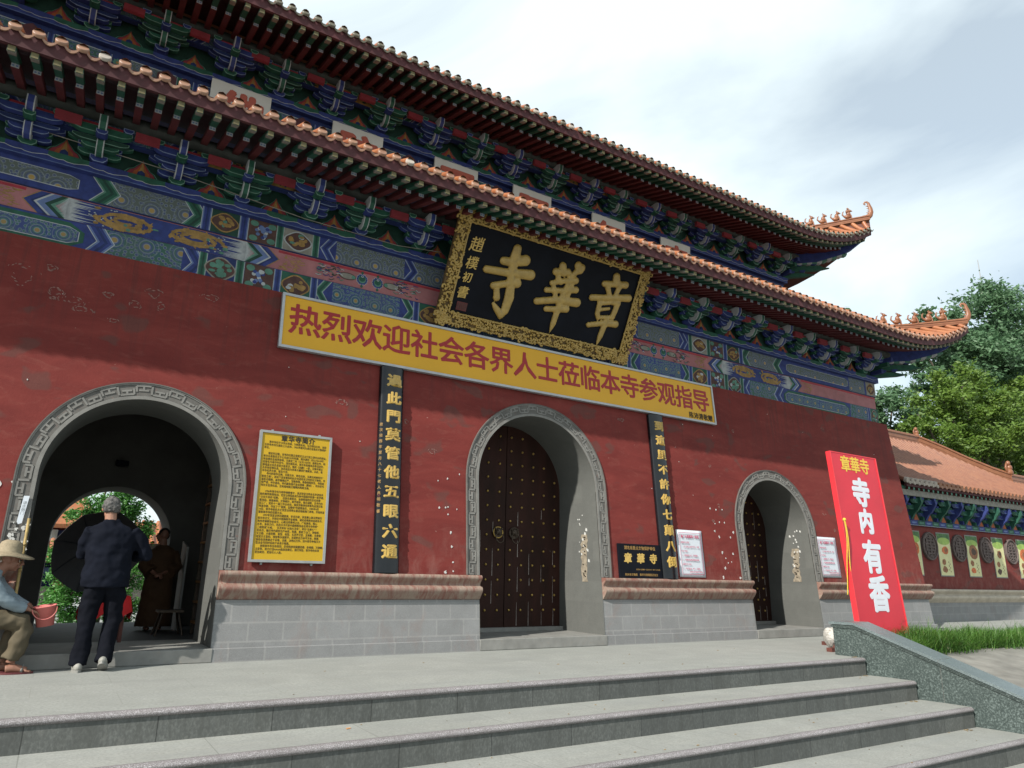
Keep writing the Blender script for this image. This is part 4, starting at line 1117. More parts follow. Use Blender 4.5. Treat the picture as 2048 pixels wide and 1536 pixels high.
        # arms fanning to the two faces
        for (dx, dyy) in ((0, -1), (sg, 0)):
            for (z_, L_, m_) in ((5.80, .24, 'blue'), (5.93, .40, 'green'), (6.03, .50, 'blue')):
                c = Vector((XM + sg * (S - .42 - dy - XM) - sg * .08, .50 + dy, z_ + dz)); e = c + Vector((dx, dyy, 0)) * (L_ + .08); sdv = Vector((dyy, dx, 0)) * .045
                mb.hexa([c - sdv, c + sdv, e + sdv, e - sdv, c - sdv + Vector((0, 0, .08)), c + sdv + Vector((0, 0, .08)), e + sdv + Vector((0, 0, .10)), e - sdv + Vector((0, 0, .10))], m_)
        # green corner leaf boards with a scalloped white edge under the upturned eave
        mb.build("corner_bracket", gate)
    return roof

low = make_storey(0, 0, 17.57, [(-1.12, 7.00), (-.63, 6.965), (-.17, 6.93), (.17, 6.95), (.45, 7.05), (1.0, 7.42), (1.62, 7.90)], 1.62, 7.90, -1.1586 - 34 * PITCH, 131, -1.075 - 6 * .829, .829, 27, False)
upp = make_storey(1.30, 2.73, 16.27, [(.18, 9.93), (.60, 9.865), (.95, 9.80), (1.21, 9.77), (1.6, 9.82), (2.1, 10.10), (2.85, 10.62)], 2.85, 10.62, -1.05 - 28 * PITCH, 119, .187 - 7 * .885, .885, 24, True)
# main ridge of the upper roof
mb = MB(); mb.box(-3.8, 13.6, 2.74, 2.96, 10.5, 10.80, 'ridge'); mb.tube([(-3.8, 2.85, 10.82), (13.6, 2.85, 10.82)], .09, 'ridge', 10)
mb.build("main_ridge", upp)
# upper storey wall band between the roofs
mb = MB(); UL, UR = 2 * XC - 2.5 - 14.72, 14.72
mb.box(UL, UR, 1.76, 4.2, 7.6, 8.335, 'navy')
ub = mb.build("storey_band", gate)
p = Paint(1.76)
x = UL; k = 0
while x < UR - .2:
    L_ = .62
    m_ = ['rosette_g', 'rosette_f', 'rosette_b', 'rosette_g'][k % 4]
    p.rect(x, x + L_, 8.03, 8.25, m_, 1); p.rect(x, x + L_, 8.25, 8.262, 'white', 1)
    p.rect(x, x + L_, 8.00, 8.03, 'blue', 1)
    p.chevron(x + L_ + .05, 8.03, 8.25, .08, 0, GREEN_BAND if k % 2 else BLUE_BAND, 2)
    p.disc(x + L_ + .165, 8.14, .06, .06, 'green_l', 3, 16, 8, .2); p.disc(x + L_ + .165, 8.14, .02, .02, 'ochre', 4, 8)
    p.chevron(x + L_ + .28, 8.03, 8.25, .08, 0, BLUE_BAND if k % 2 else GREEN_BAND, 2)
    x += L_ + .33; k += 1
p.mb.build("beam_painting", ub)
mb = MB()
for xx in (2.33, 4.24, 6.06, 7.9, 9.8, 11.8, 13.6, .3, -1.4):
    mb.xz([(xx - .13, 7.9), (xx + .13, 7.9), (xx + .13, 8.11), (xx + .06, 8.16), (xx, 8.20), (xx - .06, 8.16), (xx - .13, 8.11)], 1.60, 1.70, 'fascia')
mb.box(UL, UR, 1.66, 1.755, 7.6, 7.99, 'fascia')
mb.build("kick_board", gate)

# ================================================================== SIGNS ON THE FRONT
def framed(name, label, cat, x0, x1, z0, z1, out, depth, fw, frame_mat, face_mat, face_name, group=None):
    """a flat board in a metal frame lying on the battered wall; local origin at its centre"""
    h = (z1 - z0) * math.sqrt(1 + KB * KB); w_ = x1 - x0
    t = thing(name, label, cat, on_wall((x0 + x1) / 2, (z0 + z1) / 2, out), group)
    mb = MB(); mb.box(-w_ / 2 + fw * .6, w_ / 2 - fw * .6, -h / 2 + fw * .6, h / 2 - fw * .6, 0, depth * .7, face_mat); mb.build(face_name, t)
    mb = MB()
    for s in (-1, 1):
        mb.loc([(s * w_ / 2, -h / 2), (s * w_ / 2, h / 2), (s * (w_ / 2 - fw), h / 2 - fw), (s * (w_ / 2 - fw), -h / 2 + fw)][::s], 0, depth, frame_mat)
        mb.loc([(-w_ / 2, s * h / 2), (w_ / 2, s * h / 2), (w_ / 2 - fw, s * (h / 2 - fw)), (-w_ / 2 + fw, s * (h / 2 - fw))][::-s], 0, depth + .0015, frame_mat)
    mb.build("frame", t, bevel=.004)
    return t, w_, h
# long yellow welcome banner
t, w_, h = framed("banner_sign", "long yellow sign with red welcome lettering under the black plaque", "banner", 2.035, 10.22, 3.812, 4.592, .02, .06, .035, 'alu', 'yellow', 'panel')
line = "热烈欢迎社会各界人士莅临本寺参观指导"
for i, c in enumerate(line):
    x = 2.362 + (9.88 - 2.362) * i / 17 - (2.035 + 10.22) / 2
    text("lettering", c, .455, 'sign_red', t, x, .012, .0445, .0085, .002)
text("lettering", "陈沛清敬赠", .125, 'ink', t, 9.83 - 6.1275, -h / 2 + .105, .0445, .002, .002, spacing=1.0)
# small yellow information board
t, w_, h = framed("information_board", "upright yellow board crowded with black text beside the large left arch", "board", 1.915, 2.825, 1.080, 2.675, .025, .05, .029, 'alu_dull', 'yellow_b', 'panel')
text("lettering", "章华寺简介", .082, 'ink', t, .02, h / 2 - .085, .0375, .002, .001, spacing=1.12)
INFO = ["　　章华寺位于沙市太师渊，为荆楚名刹，与汉阳归元寺、当阳", "玉泉寺并列为湖北三大丛林。1956年被列为湖北省重点文物保护", "单位。", "",
"　　据史料记载，该寺的位置正是楚灵王主行宫之章华台的遗址。", "章华台是楚灵王于公元前535年所建。隋末唐初（约公元618年）", "有高僧在此结茅修禅。元泰定二年（公元1325年）建章台寺，明", "初更名为章华寺至今。清光绪年间，章华寺高僧净月奉诏进京，", "慈禧皇太后及皇室大臣赏识，赐其《龙藏》一部，玉佛半副以", "及其他宝物珍品。净月返后为供奉大藏经扩建殿堂。从此，章", "华寺名声大振，誉及六邻。",
"　　寺内的章华古梅、沉香古井、银杏古树，五棵古树被称为“", "楚宫之绝”。其地下还有春秋时的文化层和东汉时的古文物等，寺", "庙坐北朝南，庙宇巍峨庄严，宝殿典雅，佛像栩栩如生，寺院戒", "规严谨，中外驰名。寺内藏有唐代金丝铜佛（藏经）、手抄经书", "等许多宝贵珍品，还有缅甸国王赠赐的两尊玉佛。", "",
"　　1956年章华寺为培养佛教僧才，选派觉宣法师去北京进修系", "统的佛学教理培训。觉宣法师因此成为新中国佛学院第一批学僧。", "“文化大革命”初期，　这座名僧辈出、金碧辉煌的历史名刹惨", "遭浩劫，佛像被毁，文物被抄，殿宇被拆，僧众遣散，古寺内办", "起工厂。党的十一届三中全会后，国家宗教事务政策先后落实和", "恢复宗教，作出了“广募捐，益募修”的重要指示。1989年4月", "14日，章华寺前任方丈觉宣法师带众重返祖庭佛门净地，开始恢复", "重新章华寺的宏图大业。",
"　　1997年觉宣法师功德圆满，安详示寂，其徒惠心继法师接任", "章华寺方丈，并担任中国佛教学会理事、湖北省佛教协会副会长、", "荆州市佛教协会会长。心继法师秉师之志，广结善缘，精心", "办寺，身体力行，先后多次代表中国佛教协会在章华寺传授“", "二部授戒”大戒，　多次举办“水陆大法会”，举办“念佛七”一", "百余次，搬迁寺内居民住户80家，新建、重修了山门、钟鼓楼、", "天王殿、大雄宝殿、客堂、斋堂、五百罗汉堂、玉佛殿、念佛堂、", "祖堂方丈室和、禅堂等多座殿宇，总面积达万余平方米，新建、", "重修各类佛像达千余尊，法器、法物过万件，如今章华寺每天大", "型法会可同时容纳千余弟子集聚。",
"　　按照章华寺总体规划，还将陆续修建藏经楼、卧佛殿、万佛殿、", "法堂等，努力打造AAAA级旅游景区。我们深信，章华寺的未来", "更加美好，更加引人入胜。"]
for i, s in enumerate(INFO):
    if s: text("lettering", s, .0335, 'ink', t, -w_ / 2 + .062, h / 2 - .142 - i * .0363, .0372, .0, .0004, 'LEFT', sx=.83)
mb = MB()
for sx in (-1, 1):
    for sy in (-1, 1):
        mb.box(sx * .3 - .012, sx * .3 + .012, sy * (h / 2 + .012) - .014, sy * (h / 2 + .012) + .014, -.02, .012, 'alu_dull')
mb.build("bracket", t)

# couplet boards: convex black boards with raised gilt characters
def couplet(label, x0, x1, z0, z1, chars, side=None):
    h = (z1 - z0) * math.sqrt(1 + KB * KB); w_ = x1 - x0
    t = thing("couplet_board", label, "couplet board", on_wall((x0 + x1) / 2, (z0 + z1) / 2, .004), "black couplet boards beside the centre arch")
    n = 18; R0 = .082
    arc = [(w_ / 2 * math.sin(-PI / 2 + PI * i / n), R0 * math.cos(-PI / 2 + PI * i / n) ** .8 + .02) for i in range(n + 1)]
    poly = [(-w_ / 2, 0.0)] + arc + [(w_ / 2, 0.0)]
    mb = MB(); mb.prism(poly, lambda q_: (q_[0], h / 2, q_[1]), lambda q_: (q_[0], -h / 2, q_[1]), 'black_gloss', True)
    mb.build("board", t)
    m = len(chars); top = h / 2 - .22; bot = -h / 2 + .255
    for i, c in enumerate(chars):
        y = top + (bot - top) * i / (m - 1)
        o = text("lettering", c, .212, 'gold_leaf', t, .018, y, .0, .0105, .005, bevel=.004, sx=1.06, sy=.86)
        for v_ in o.data.vertices: v_.co.z += R0 * max(0.0, 1 - ((v_.co.x * 1.06 + .018) / (w_ / 2)) ** 2) ** .4 + .019
    if side:
        for i, c in enumerate(side):
            a_ = -1.02; o = text("lettering", c, .050, 'ochre', t, w_ / 2 * math.sin(a_) - .0, h / 2 - .85 - i * .081, R0 * math.cos(a_) ** .8 + .026, .0008, .001)
            o.matrix_local = Matrix.Translation((w_ / 2 * math.sin(a_), h / 2 - .86 - i * .079, R0 * math.cos(a_) ** .8 + .024)) @ Matrix.Rotation(a_ * .75, 4, 'Y')
        mb = MB()
        for k in range(2):
            mb.box(-.016, .016, -.02, .02, 0, .003, 'seal_red')
            sl_ = mb
        o = mb.build("seal", t); o.matrix_local = Matrix.Translation((w_ / 2 * math.sin(-1.02), -.42, R0 * math.cos(1.02) ** .8 + .024)) @ Matrix.Rotation(-1.02 * .75, 4, 'Y')
    return t
couplet("curved black board of ten gold characters, left of the centre arch, with small side inscription", 3.468, 3.822, .985, 3.80, "過此門莫管他五眼六通", "歲次癸酉年夏月八十七老人昌明敬書")
couplet("curved black board of gold characters right of the centre arch, behind the stone plaque's edge", 8.500, 8.845, .982, 3.79, "到這里不許你七顛八倒")

# stone heritage plaque
t = thing("stone_plaque", "small black stone plaque with gold text standing on the moulding ledge", "plaque", on_wall(8.035, 1.252, .012))
mb = MB(); mb.box(-.455, .455, -.268, .268, 0, .035, 'black_lacquer'); mb.build("slab", t, bevel=.004)
text("lettering", "湖北省重点文物保护单位", .064, 'ochre', t, .005, .200, .0365, .0012, .001, spacing=1.06, sx=.93)
for i, c in enumerate("章華寺"):
    text("lettering", c, .165, 'gold_leaf', t, -.272 + .272 * i, .028, .0365, .006, .0015, shear=.12)
text("lettering", "湖北省人民政府一九五六年十一月十五日公布", .026, 'ochre', t, .41, -.135, .0365, .0003, .0006, 'RIGHT')
text("lettering", "荆州市文物局　章华寺管理委员会立", .042, 'ochre', t, 0, -.218, .0365, .0008, .0006, spacing=1.1)

# paper notices
def notice(label, x0, x1, z0, z1):
    h = z1 - z0; w_ = x1 - x0
    t = thing("paper_notice", label, "notice", on_wall((x0 + x1) / 2, (z0 + z1) / 2, .008), "white paper notices pasted on the wall")
    mb = MB(); nx, ny = 8, 10; vs = []
    for j in range(ny + 1):
        for i in range(nx + 1):
            u_, v_ = i / nx, j / ny
            b_ = .006 * math.sin(u_ * 7 + v_ * 3) * math.sin(v_ * 5) + .022 * max(0, u_ - .8) * max(0, v_ - .6) * 8
            vs.append((-w_ / 2 + w_ * u_, -h / 2 + h * v_, .004 + abs(b_) * .5))
    mb.add(vs, [(j * (nx + 1) + i, j * (nx + 1) + i + 1, (j + 1) * (nx + 1) + i + 1, (j + 1) * (nx + 1) + i) for j in range(ny) for i in range(nx)], 'paper', True)
    o = mb.build("sheet", t); so_ = o.modifiers.new("thickness", 'SOLIDIFY'); so_.thickness = .003; so_.offset = -1
    mb = MB(); a, b, c = w_ / 2 - .045, h / 2 - .045, .006
    for p in ((-a, a, b - c, b), (-a, a, -b, -b + c), (-a, -a + c, -b, b), (a - c, a, -b, b)):
        mb.box(*p, .0215, .0225, 'paper_red')
    mb.build("border_line", t)
    text("lettering", "致广大香客的一封信", .056, 'paper_red', t, 0, h / 2 - .115, .022, .0012, .0004, spacing=.95, sx=.88)
    for i, s in enumerate(["尊敬的各位香客：", "　　为了您的人身财产安全，请遵", "守以下规定：", "一、提倡敬香三柱，文明敬香。", "二、严禁携带易燃易爆物品和烟", "花爆竹进入寺内。", "三、严禁在殿堂、树下、点香烛。"]):
        text("lettering", s, .033, 'paper_red', t, -a + .03, h / 2 - .215 - i * .073, .022, .0, .0004, 'LEFT', sx=.86)
    text("lettering", "沙市区公安分局章华寺管委会", .024, 'paper_red', t, a - .03, -h / 2 + .085, .022, .0002, .0004, 'RIGHT')
    return t
notice("white paper notice with red text overlapping the right couplet board", 8.925, 9.535, 1.018, 1.808)
notice("white paper notice with red text between the right arch and the red board", 12.752, 13.388, 1.072, 1.857)
# little white strip on the left arch
t = thing("paper_strip", "narrow white paper strip stuck on the left arch border", "paper strip", on_wall(-.355, 1.56, .034) @ Matrix.Rotation(-.06, 4, 'Z'))
mb = MB(); mb.loc([(-.024, -.14), (-.008, -.165), (.022, -.15), (.028, .13), (-.022, .125)], 0, .002, 'paper'); mb.build("sheet", t)
text("lettering", "请\n走\n侧\n门", .036, 'alu_dull', t, .002, .0, .0026, .0, .0003)
mb = MB()
for i in range(26):
    x = R.choice([-.385, -.30]) + R.uniform(-.05, .03); z = R.uniform(1.0, 1.42); flake(x, z, R.uniform(.012, .04))
ps = MB()
for v_ in range(len(mb.v)): mb.v[v_] = (mb.v[v_][0], mb.v[v_][1] - .026, mb.v[v_][2])
mb.build("paper_scrap", wall)

# ---- the black and gold name plaque, leaning out from the beams
PB, PT = Vector((6.145, .33, 4.65)), Vector((6.145, -.47, 6.26))
PH = (PT - PB).length; PW = 3.78
mt = on_frame(PB, (1, 0, 0), PT - PB)
plq = thing("name_plaque", "large black plaque with three big gold characters in a carved gilt frame", "plaque", mt)
mb = MB(); mb.box(-PW / 2 + .10, PW / 2 - .10, .05, PH - .05, -.06, .0, 'black_lacquer'); mb.build("panel", plq)
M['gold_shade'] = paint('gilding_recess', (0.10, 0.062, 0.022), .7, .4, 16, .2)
mb = MB(); FW = .225
x0, x1, y0, y1 = -PW / 2, PW / 2, 0, PH
for b_ in ((x0 + .02, x1 - .02, y0 + .02, y0 + FW - .03), (x0 + .02, x1 - .02, y1 - FW + .03, y1 - .02), (x0 + .02, x0 + FW - .03, y0 + FW - .03, y1 - FW + .03), (x1 - FW + .03, x1 - .02, y0 + FW - .03, y1 - FW + .03)):
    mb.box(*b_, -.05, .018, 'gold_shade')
rr = random.Random(11)
def carve(px, py, hor, s):
    """one piece of pierced carving: a scroll, a leaf or a stem"""
    k = rr.random(); a0 = rr.uniform(0, 6.28); z = .028
    if k < .5:
        r_ = s * rr.uniform(.75, 1.15); sw = rr.choice([-1, 1]); n = 9
        pts = [(px + r_ * (1 - .55 * i / n) * math.cos(a0 + sw * 4.6 * i / n), py + r_ * (1 - .55 * i / n) * math.sin(a0 + sw * 4.6 * i / n), z + .012 * i / n) for i in range(n + 1)]
        mb.tube(pts, [.019 - .009 * i / n for i in range(n + 1)], 'gold', 6)
    elif k < .8:
        l = s * rr.uniform(1.0, 1.7); n = 6; a1 = (0 if hor else PI / 2) + rr.uniform(-.7, .7); bend = rr.uniform(-1, 1)
        pts = [(px + l * (i / n - .5) * math.cos(a1 + bend * (i / n - .5)), py + l * (i / n - .5) * math.sin(a1 + bend * (i / n - .5)), z + .01) for i in range(n + 1)]
        mb.tube(pts, [.008, .021, .027, .024, .020, .014, .006], 'gold', 6)
    else:
        mb.ball((px, py, z), (s * .42, s * .36, .022), 'gold', 8, 5)
for hor in (True, False):
    L_ = (x1 - x0) if hor else (y1 - y0)
    n = int(L_ / .036)
    for side in (0, 1):
        for i in range(n):
            for lane in (.22, .5, .78):
                t_ = (i + .5 + rr.uniform(-.35, .35)) / n * L_
                q_ = FW * (lane + rr.uniform(-.14, .14))
                if hor: px, py = x0 + t_, (y0 + q_ if side == 0 else y1 - q_)
                else: px, py = (x0 + q_ if side == 0 else x1 - q_), y0 + t_
                carve(px, py, hor, .036)
# thin gilt fillet along the inside of the frame, broken by the carving
for (a_, b_) in (((x0 + FW - .018, y0 + FW - .018), (x1 - FW + .018, y0 + FW - .018)), ((x0 + FW - .018, y1 - FW + .018), (x1 - FW + .018, y1 - FW + .018)), ((x0 + FW - .018, y0 + FW - .018), (x0 + FW - .018, y1 - FW + .018)), ((x1 - FW + .018, y0 + FW - .018), (x1 - FW + .018, y1 - FW + .018))):
    mb.tube([(*a_, .025), (*b_, .025)], .016, 'gold', 6)
    mb.tube([(a_[0] * 1.075 if abs(a_[0]) > .1 else a_[0], a_[1] + (-.17 if a_[1] < PH / 2 else .17), .02), (b_[0] * 1.075, b_[1] + (-.17 if b_[1] < PH / 2 else .17), .02)], .013, 'gold', 6) if a_[1] == b_[1] else None
mb.build("carved_frame", plq)
# brush strokes of the three characters (x, y on the panel, half width)
def glyph(name, strokes):
    mb = MB()
    for pts in strokes:
        P3 = []; W = []
        for i in range(len(pts) - 1):
            for k in range(5):
                t_ = k / 5
                P3.append((pts[i][0] * (1 - t_) + pts[i + 1][0] * t_, pts[i][1] * (1 - t_) + pts[i + 1][1] * t_, .012)); W.append(pts[i][2] * (1 - t_) + pts[i + 1][2] * t_)
        P3.append((pts[-1][0], pts[-1][1], .012)); W.append(pts[-1][2])
        for (x, y, z), w_ in zip(P3, W):
            w_ *= 1.22; mb.ball((x, y, z), (w_, w_, min(.044, w_ * .72)), 'gold', 12, 7)
        mb.tube(P3, [(w_, min(.038, w_ * .72)) for w_ in W], 'gold', 12) if False else None
    o = mb.build(name, plq)
    r_ = o.modifiers.new("fuse", 'REMESH'); r_.mode = 'VOXEL'; r_.voxel_size = .011; r_.use_smooth_shade = True
    s_ = o.modifiers.new("soften", 'SMOOTH'); s_.iterations = 4; s_.factor = .5
    return o
def S_(w0, *pts): return [(p[0], p[1], p[2] if len(p) > 2 else w0) for p in pts]
def dense(st, step=.03):
    out = []
    for pts in st:
        q_ = []
        for i in range(len(pts) - 1):
            n = max(1, int(math.hypot(pts[i + 1][0] - pts[i][0], pts[i + 1][1] - pts[i][1]) / step / 5))
            for k in range(n):
                t_ = k / n; q_.append(tuple(pts[i][j] * (1 - t_) + pts[i + 1][j] * t_ for j in range(3)))
        q_.append(pts[-1]); out.append(q_)
    return out
glyph("lettering", dense([
    S_(.07, (-.80, 1.40, .062), (-.803, 1.25, .075), (-.795, 1.02, .058)),
    S_(.06, (-.985, 1.165, .056), (-.845, 1.176, .062), (-.61, 1.262, .078)),
    S_(.06, (-1.235, .972, .052), (-.885, 1.003, .056), (-.455, 1.065, .075)),
    S_(.05, (-1.05, .757, .050), (-.836, .837, .050), (-.655, .885, .068)),
    S_(.05, (-.815, 1.03, .055), (-.765, .88, .060), (-.728, .642, .075), (-.745, .43, .062), (-.80, .29, .022)),
    S_(.04, (-.972, .485, .026), (-.90, .42, .045), (-.80, .345, .055)),
    S_(.04, (-.99, .745, .040), (-.945, .59, .052))]))
glyph("lettering", dense([
    S_(.06, (.09, 1.345, .058), (.145, 1.235, .05)), S_(.05, (-.01, 1.228, .055), (.215, 1.268, .056)),
    S_(.06, (.38, 1.422, .062), (.435, 1.36, .06)), S_(.05, (.455, 1.402, .058), (.28, 1.208, .034)),
    S_(.045, (-.03, 1.038, .040), (.20, 1.125, .042), (.405, 1.175, .052)), S_(.035, (.055, 1.150, .04), (.136, 1.08, .036)),
    S_(.05, (.290, 1.115, .040), (.232, .911, .045), (.212, .66, .05), (.194, .408, .045), (.172, .24, .010)),
    S_(.045, (-.095, .908, .042), (.176, .956, .043), (.455, 1.030, .052)),
    S_(.04, (.01, 1.008, .036), (.115, .82, .038)), S_(.04, (.358, 1.140, .038), (.330, .835, .034)),
    S_(.055, (-.22, .693, .050), (.112, .786, .052), (.54, .833, .068)),
    S_(.045, (-.01, .610, .042), (.159, .64, .044), (.366, .686, .056))]))
glyph("lettering", dense([
    S_(.07, (1.19, 1.43, .058), (1.222, 1.33, .07)), S_(.05, (.988, 1.26, .048), (1.212, 1.304, .05), (1.422, 1.337, .056)),
    S_(.045, (1.055, 1.235, .045), (1.16, 1.085, .04)), S_(.045, (1.315, 1.295, .045), (1.268, 1.11, .038)),
    S_(.05, (.810, .983, .050), (1.17, 1.056, .048), (1.56, 1.136, .060)),
    S_(.042, (.993, .925, .042), (1.005, .746, .040), (1.045, .685, .038)), S_(.036, (1.003, .922, .034), (1.238, .985, .034), (1.37, .998, .048)),
    S_(.045, (1.368, .998, .045), (1.35, .854, .046), (1.326, .735, .040)), S_(.03, (1.058, .828, .030), (1.215, .876, .026)),
    S_(.036, (1.062, .692, .034), (1.345, .752, .036)), S_(.05, (.892, .527, .042), (1.175, .61, .044), (1.438, .648, .056)),
    S_(.05, (1.228, .707, .040), (1.214, .566, .048), (1.19, .388, .044), (1.163, .195, .010))]))
for c, (x, y), s_ in zip("趙樸初書", [(-1.50, 1.272), (-1.505, .99), (-1.52, .765), (-1.535, .53)], (.235, .205, .165, .195)):
    text("lettering", c, s_, 'gold_leaf', plq, x, y, .006, .0028, .004, shear=.18, rot=.09)
mb = MB(); mb.box(-1.575, -1.40, .265, .395, .0005, .010, 'seal_red')
for i in range(5): mb.box(-1.56 + .034 * i, -1.545 + .034 * i, .28, .38, .010, .014, 'umber')
mb.build("seal", plq)
mb = MB()
for xx in (-1.2, 1.2):
    mb.tube([(xx, PH - .05, -.05), (xx, PH + .02, -.35), (xx, PH - .02, -.62)], .012, 'bronze', 6)
    mb.box(xx - .05, xx + .05, .0, .05, -.12, -.05, 'bronze')
mb.build("hanger", plq)

# ---- six white character panels above the lower eave
POS = [(1.365, "first of the white panels from the left, one red character above the eave"), (3.29, "second white panel from the left, showing a curved stroke and a dot"), (5.20, "third white panel from the left, above the plaque's left end"),
       (6.90, "fourth white panel from the left, above the middle of the plaque"), (8.85, "fifth white panel from the left, above the plaque's right end"), (10.80, "last white panel at the right, beyond the plaque")]
for (x, lab), c in zip(POS, "佛陀彌阿無南"):
    t = thing("character_panel", lab, "sign panel", on_frame((x * .995, 1.60, 7.90), (1, 0, 0), (0, -.05, 1)), "white panels above the lower eave")
    mb = MB(); mb.box(-.45, .45, -.42, .43, -.04, 0, 'panel_white'); mb.build("panel", t, bevel=.006)
    o = text("lettering", c, .72, 'char_red', t, .02, -.08, .004, .030, .004, bevel=.006)

# ================================================================== TERRACE, STAIRS, GROUND
EDGE, TR, RI = -2.73, .6166, .2243
SX0, SX1 = -9.0, 9.50
mb = MB()
mb.box(SX0, SX1, EDGE + .055, .02, -.30, -.0005, 'terrace')
mb.box(SX1, 44, -2.30, 2.6, -.30, -.0005, 'terrace')
structure(mb, "terrace")
mb = MB()
for i in range(4):
    y = EDGE - TR * i; z = -RI * i
    SX1 = 9.50 + (-2.44 - y) * .13
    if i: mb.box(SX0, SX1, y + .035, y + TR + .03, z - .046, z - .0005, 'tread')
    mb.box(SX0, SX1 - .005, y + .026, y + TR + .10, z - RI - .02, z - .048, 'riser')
    # rounded nosing
    n = 8; prof = [(y + .045 - .045 * math.sin(PI * k / n), z - .026 + .027 * math.cos(PI * k / n)) for k in range(n + 1)] + [(y + .06, z - .053), (y + .06, z + .001)]
    seg = 24
    xs = [SX0 + (SX1 - SX0) * k / seg for k in range(seg + 1)]
    mb.prism(prof, lambda q_: (SX0, q_[0], q_[1]), lambda q_: (SX1 - .03, q_[0], q_[1]), 'nose', True)
    mb.tube([(SX1 - .03, y + .045, z - .0265), (SX1 - .008, y + .055, z - .0265)], [.0265, .017], 'nose', 10)
structure(mb, "steps")
mb = MB()
mb.add([(-600, -600, -.90), (600, -600, -.90), (600, 600, -.90), (-600, 600, -.90)], [(0, 1, 2, 3)], 'tread')
structure(mb, "ground")
mb = MB()
nx, ny = 40, 24; vs = []
for j in range(ny + 1):
    for i in range(nx + 1):
        x = 9.93 + (40 - 9.93) * (i / nx) ** 1.6; y = -2.32 - 5.2 * (j / ny)
        z = -.004 - max(0, (-2.75 - y)) * .17 + .02 * (noise.noise((x * 1.3, y * 1.3, 0)))
        vs.append((x, y, max(z, -.90)))
mb.add(vs, [(j * (nx + 1) + i, (j + 1) * (nx + 1) + i, (j + 1) * (nx + 1) + i + 1, j * (nx + 1) + i + 1) for j in range(ny) for i in range(nx)], 'soil', True)
structure(mb, "bank")
mb = MB(); mb.box(SX0, 14, 5.25, 60, -.95, -.5, 'terrace'); structure(mb, "courtyard")

# sloping green granite wall beside the stairs
t = thing("stair_parapet", "sloping polished green granite wall at the right end of the steps", "parapet", Matrix.Translation((9.535, -2.4, 0)) @ Matrix.Rotation(.128, 4, 'Z'))
mb = MB()
def slope(y): return .445 - max(0, -2.58 - y) * .372
yE = -5.6
def par(o_): return [(-2.27, -.9), (-2.27, .445 - o_), (-2.58, .445 - o_), (yE, slope(yE) - o_), (yE, -.9)]
def wy(p, x): return (x - 9.55, p[0] + 2.4, p[1])
mb.prism(par(.075), lambda p: wy(p, 9.555), lambda p: wy(p, 9.945), 'green_granite')
mb.build("body", t)
mb = MB()
def strip_par(a_, b_, xa, xb, mat, ext=.0):
    poly = [(-2.27 + ext, .445 - a_), (-2.58, .445 - a_), (yE, slope(yE) - a_), (yE, slope(yE) - b_), (-2.58, .445 - b_), (-2.27 + ext, .445 - b_)]
    mb.prism(poly, lambda p: wy(p, xa), lambda p: wy(p, xb), mat)
strip_par(0, .036, 9.515, 9.985, 'green_cap', .035); strip_par(.036, .046, 9.545, 9.955, 'border_dark', .01); strip_par(.046, .060, 9.528, 9.972, 'green_granite', .02); strip_par(.060, .066, 9.55, 9.95, 'white', .003); strip_par(.066, .080, 9.538, 9.962, 'green_granite', .012)
mb.build("cap", t)
mb = MB()
for y in (-3.62, -4.75):
    mb.box(-.0375, .435, y + 2.398, y + 2.402, slope(y) - .03, slope(y) + .0015, 'border_dark')
    mb.box(.0035, .006, y + 2.398, y + 2.402, -.9, slope(y) - .08, 'border_dark')
mb.build("joint", t)

# grass on the bank
def make_grass_mat():
    m, t_, b = new_mat("grass_blade"); q = NT(t_)
    col = q.ramp(q.noise(q.pos(), 2.4, 4, .6), [(0.3, (0.036, 0.11, 0.014)), (0.7, (0.085, 0.20, 0.028))])
    col = q.mix(q.ramp(q.noise(q.pos((1, 1, .4)), 31, 3, .5), [(0.58, 0.0), (0.72, .75)]), col, (0.25, 0.24, 0.10))
    t_.links.new(col, b.inputs["Base Color"]); b.inputs["Roughness"].default_value = .5
    tr = q.add("ShaderNodeBsdfTranslucent"); q.l.new(col, tr.inputs["Color"]); ms = q.add("ShaderNodeMixShader"); ms.inputs[0].default_value = .3
    q.l.new(b.outputs[0], ms.inputs[1]); q.l.new(tr.outputs[0], ms.inputs[2])
    q.l.new(ms.outputs[0], [n for n in t_.nodes if n.type == 'OUTPUT_MATERIAL'][0].inputs["Surface"])
    return m
M['grass'] = make_grass_mat()
mb = MB(); rg = random.Random(5)
def blade(x, y, z, h, lean, ang, w_):
    vs = []; d = Vector((math.cos(ang), math.sin(ang), 0)); sd = Vector((-d.y, d.x, 0))
    for k in range(5):
        t_ = k / 4; p = Vector((x, y, z)) + d * (lean * t_ ** 1.8) + Vector((0, 0, h * t_ * (1 - .22 * t_ * min(1, lean / h))))
        ww = w_ * (1 - t_ ** 1.5) + .0006
        vs += [p - sd * ww, p + sd * ww]
    mb.add(vs, [(2 * k, 2 * k + 1, 2 * k + 3, 2 * k + 2) for k in range(4)], 'grass', True)
for i in range(30000):
    x = 10.42 + 9.0 * rg.random() ** 1.5; y = rg.uniform(-2.85, -1.70)
    edge = -2.75 + .18 * noise.noise((x * 1.1, 3.1, 0))
    if y < edge and rg.random() < .8: continue
    c = noise.noise((x * .9, y * .9, 7)) + .4 * noise.noise((x * 3, y * 3, 2))
    if c < -.25 and rg.random() < .75: continue
    h = rg.uniform(.13, .33) * (1 + .40 * c)
    if x < 11.0: h *= .6 + .4 * (x - 10.42) / .58
    zz = -.004 - max(0, (-2.75 - y)) * .17
    if rg.random() < .012: h *= 1.55
    blade(x, y, zz, h, rg.uniform(.06, .36), rg.gauss(-1.2, 1.2), rg.uniform(.003, .0062))
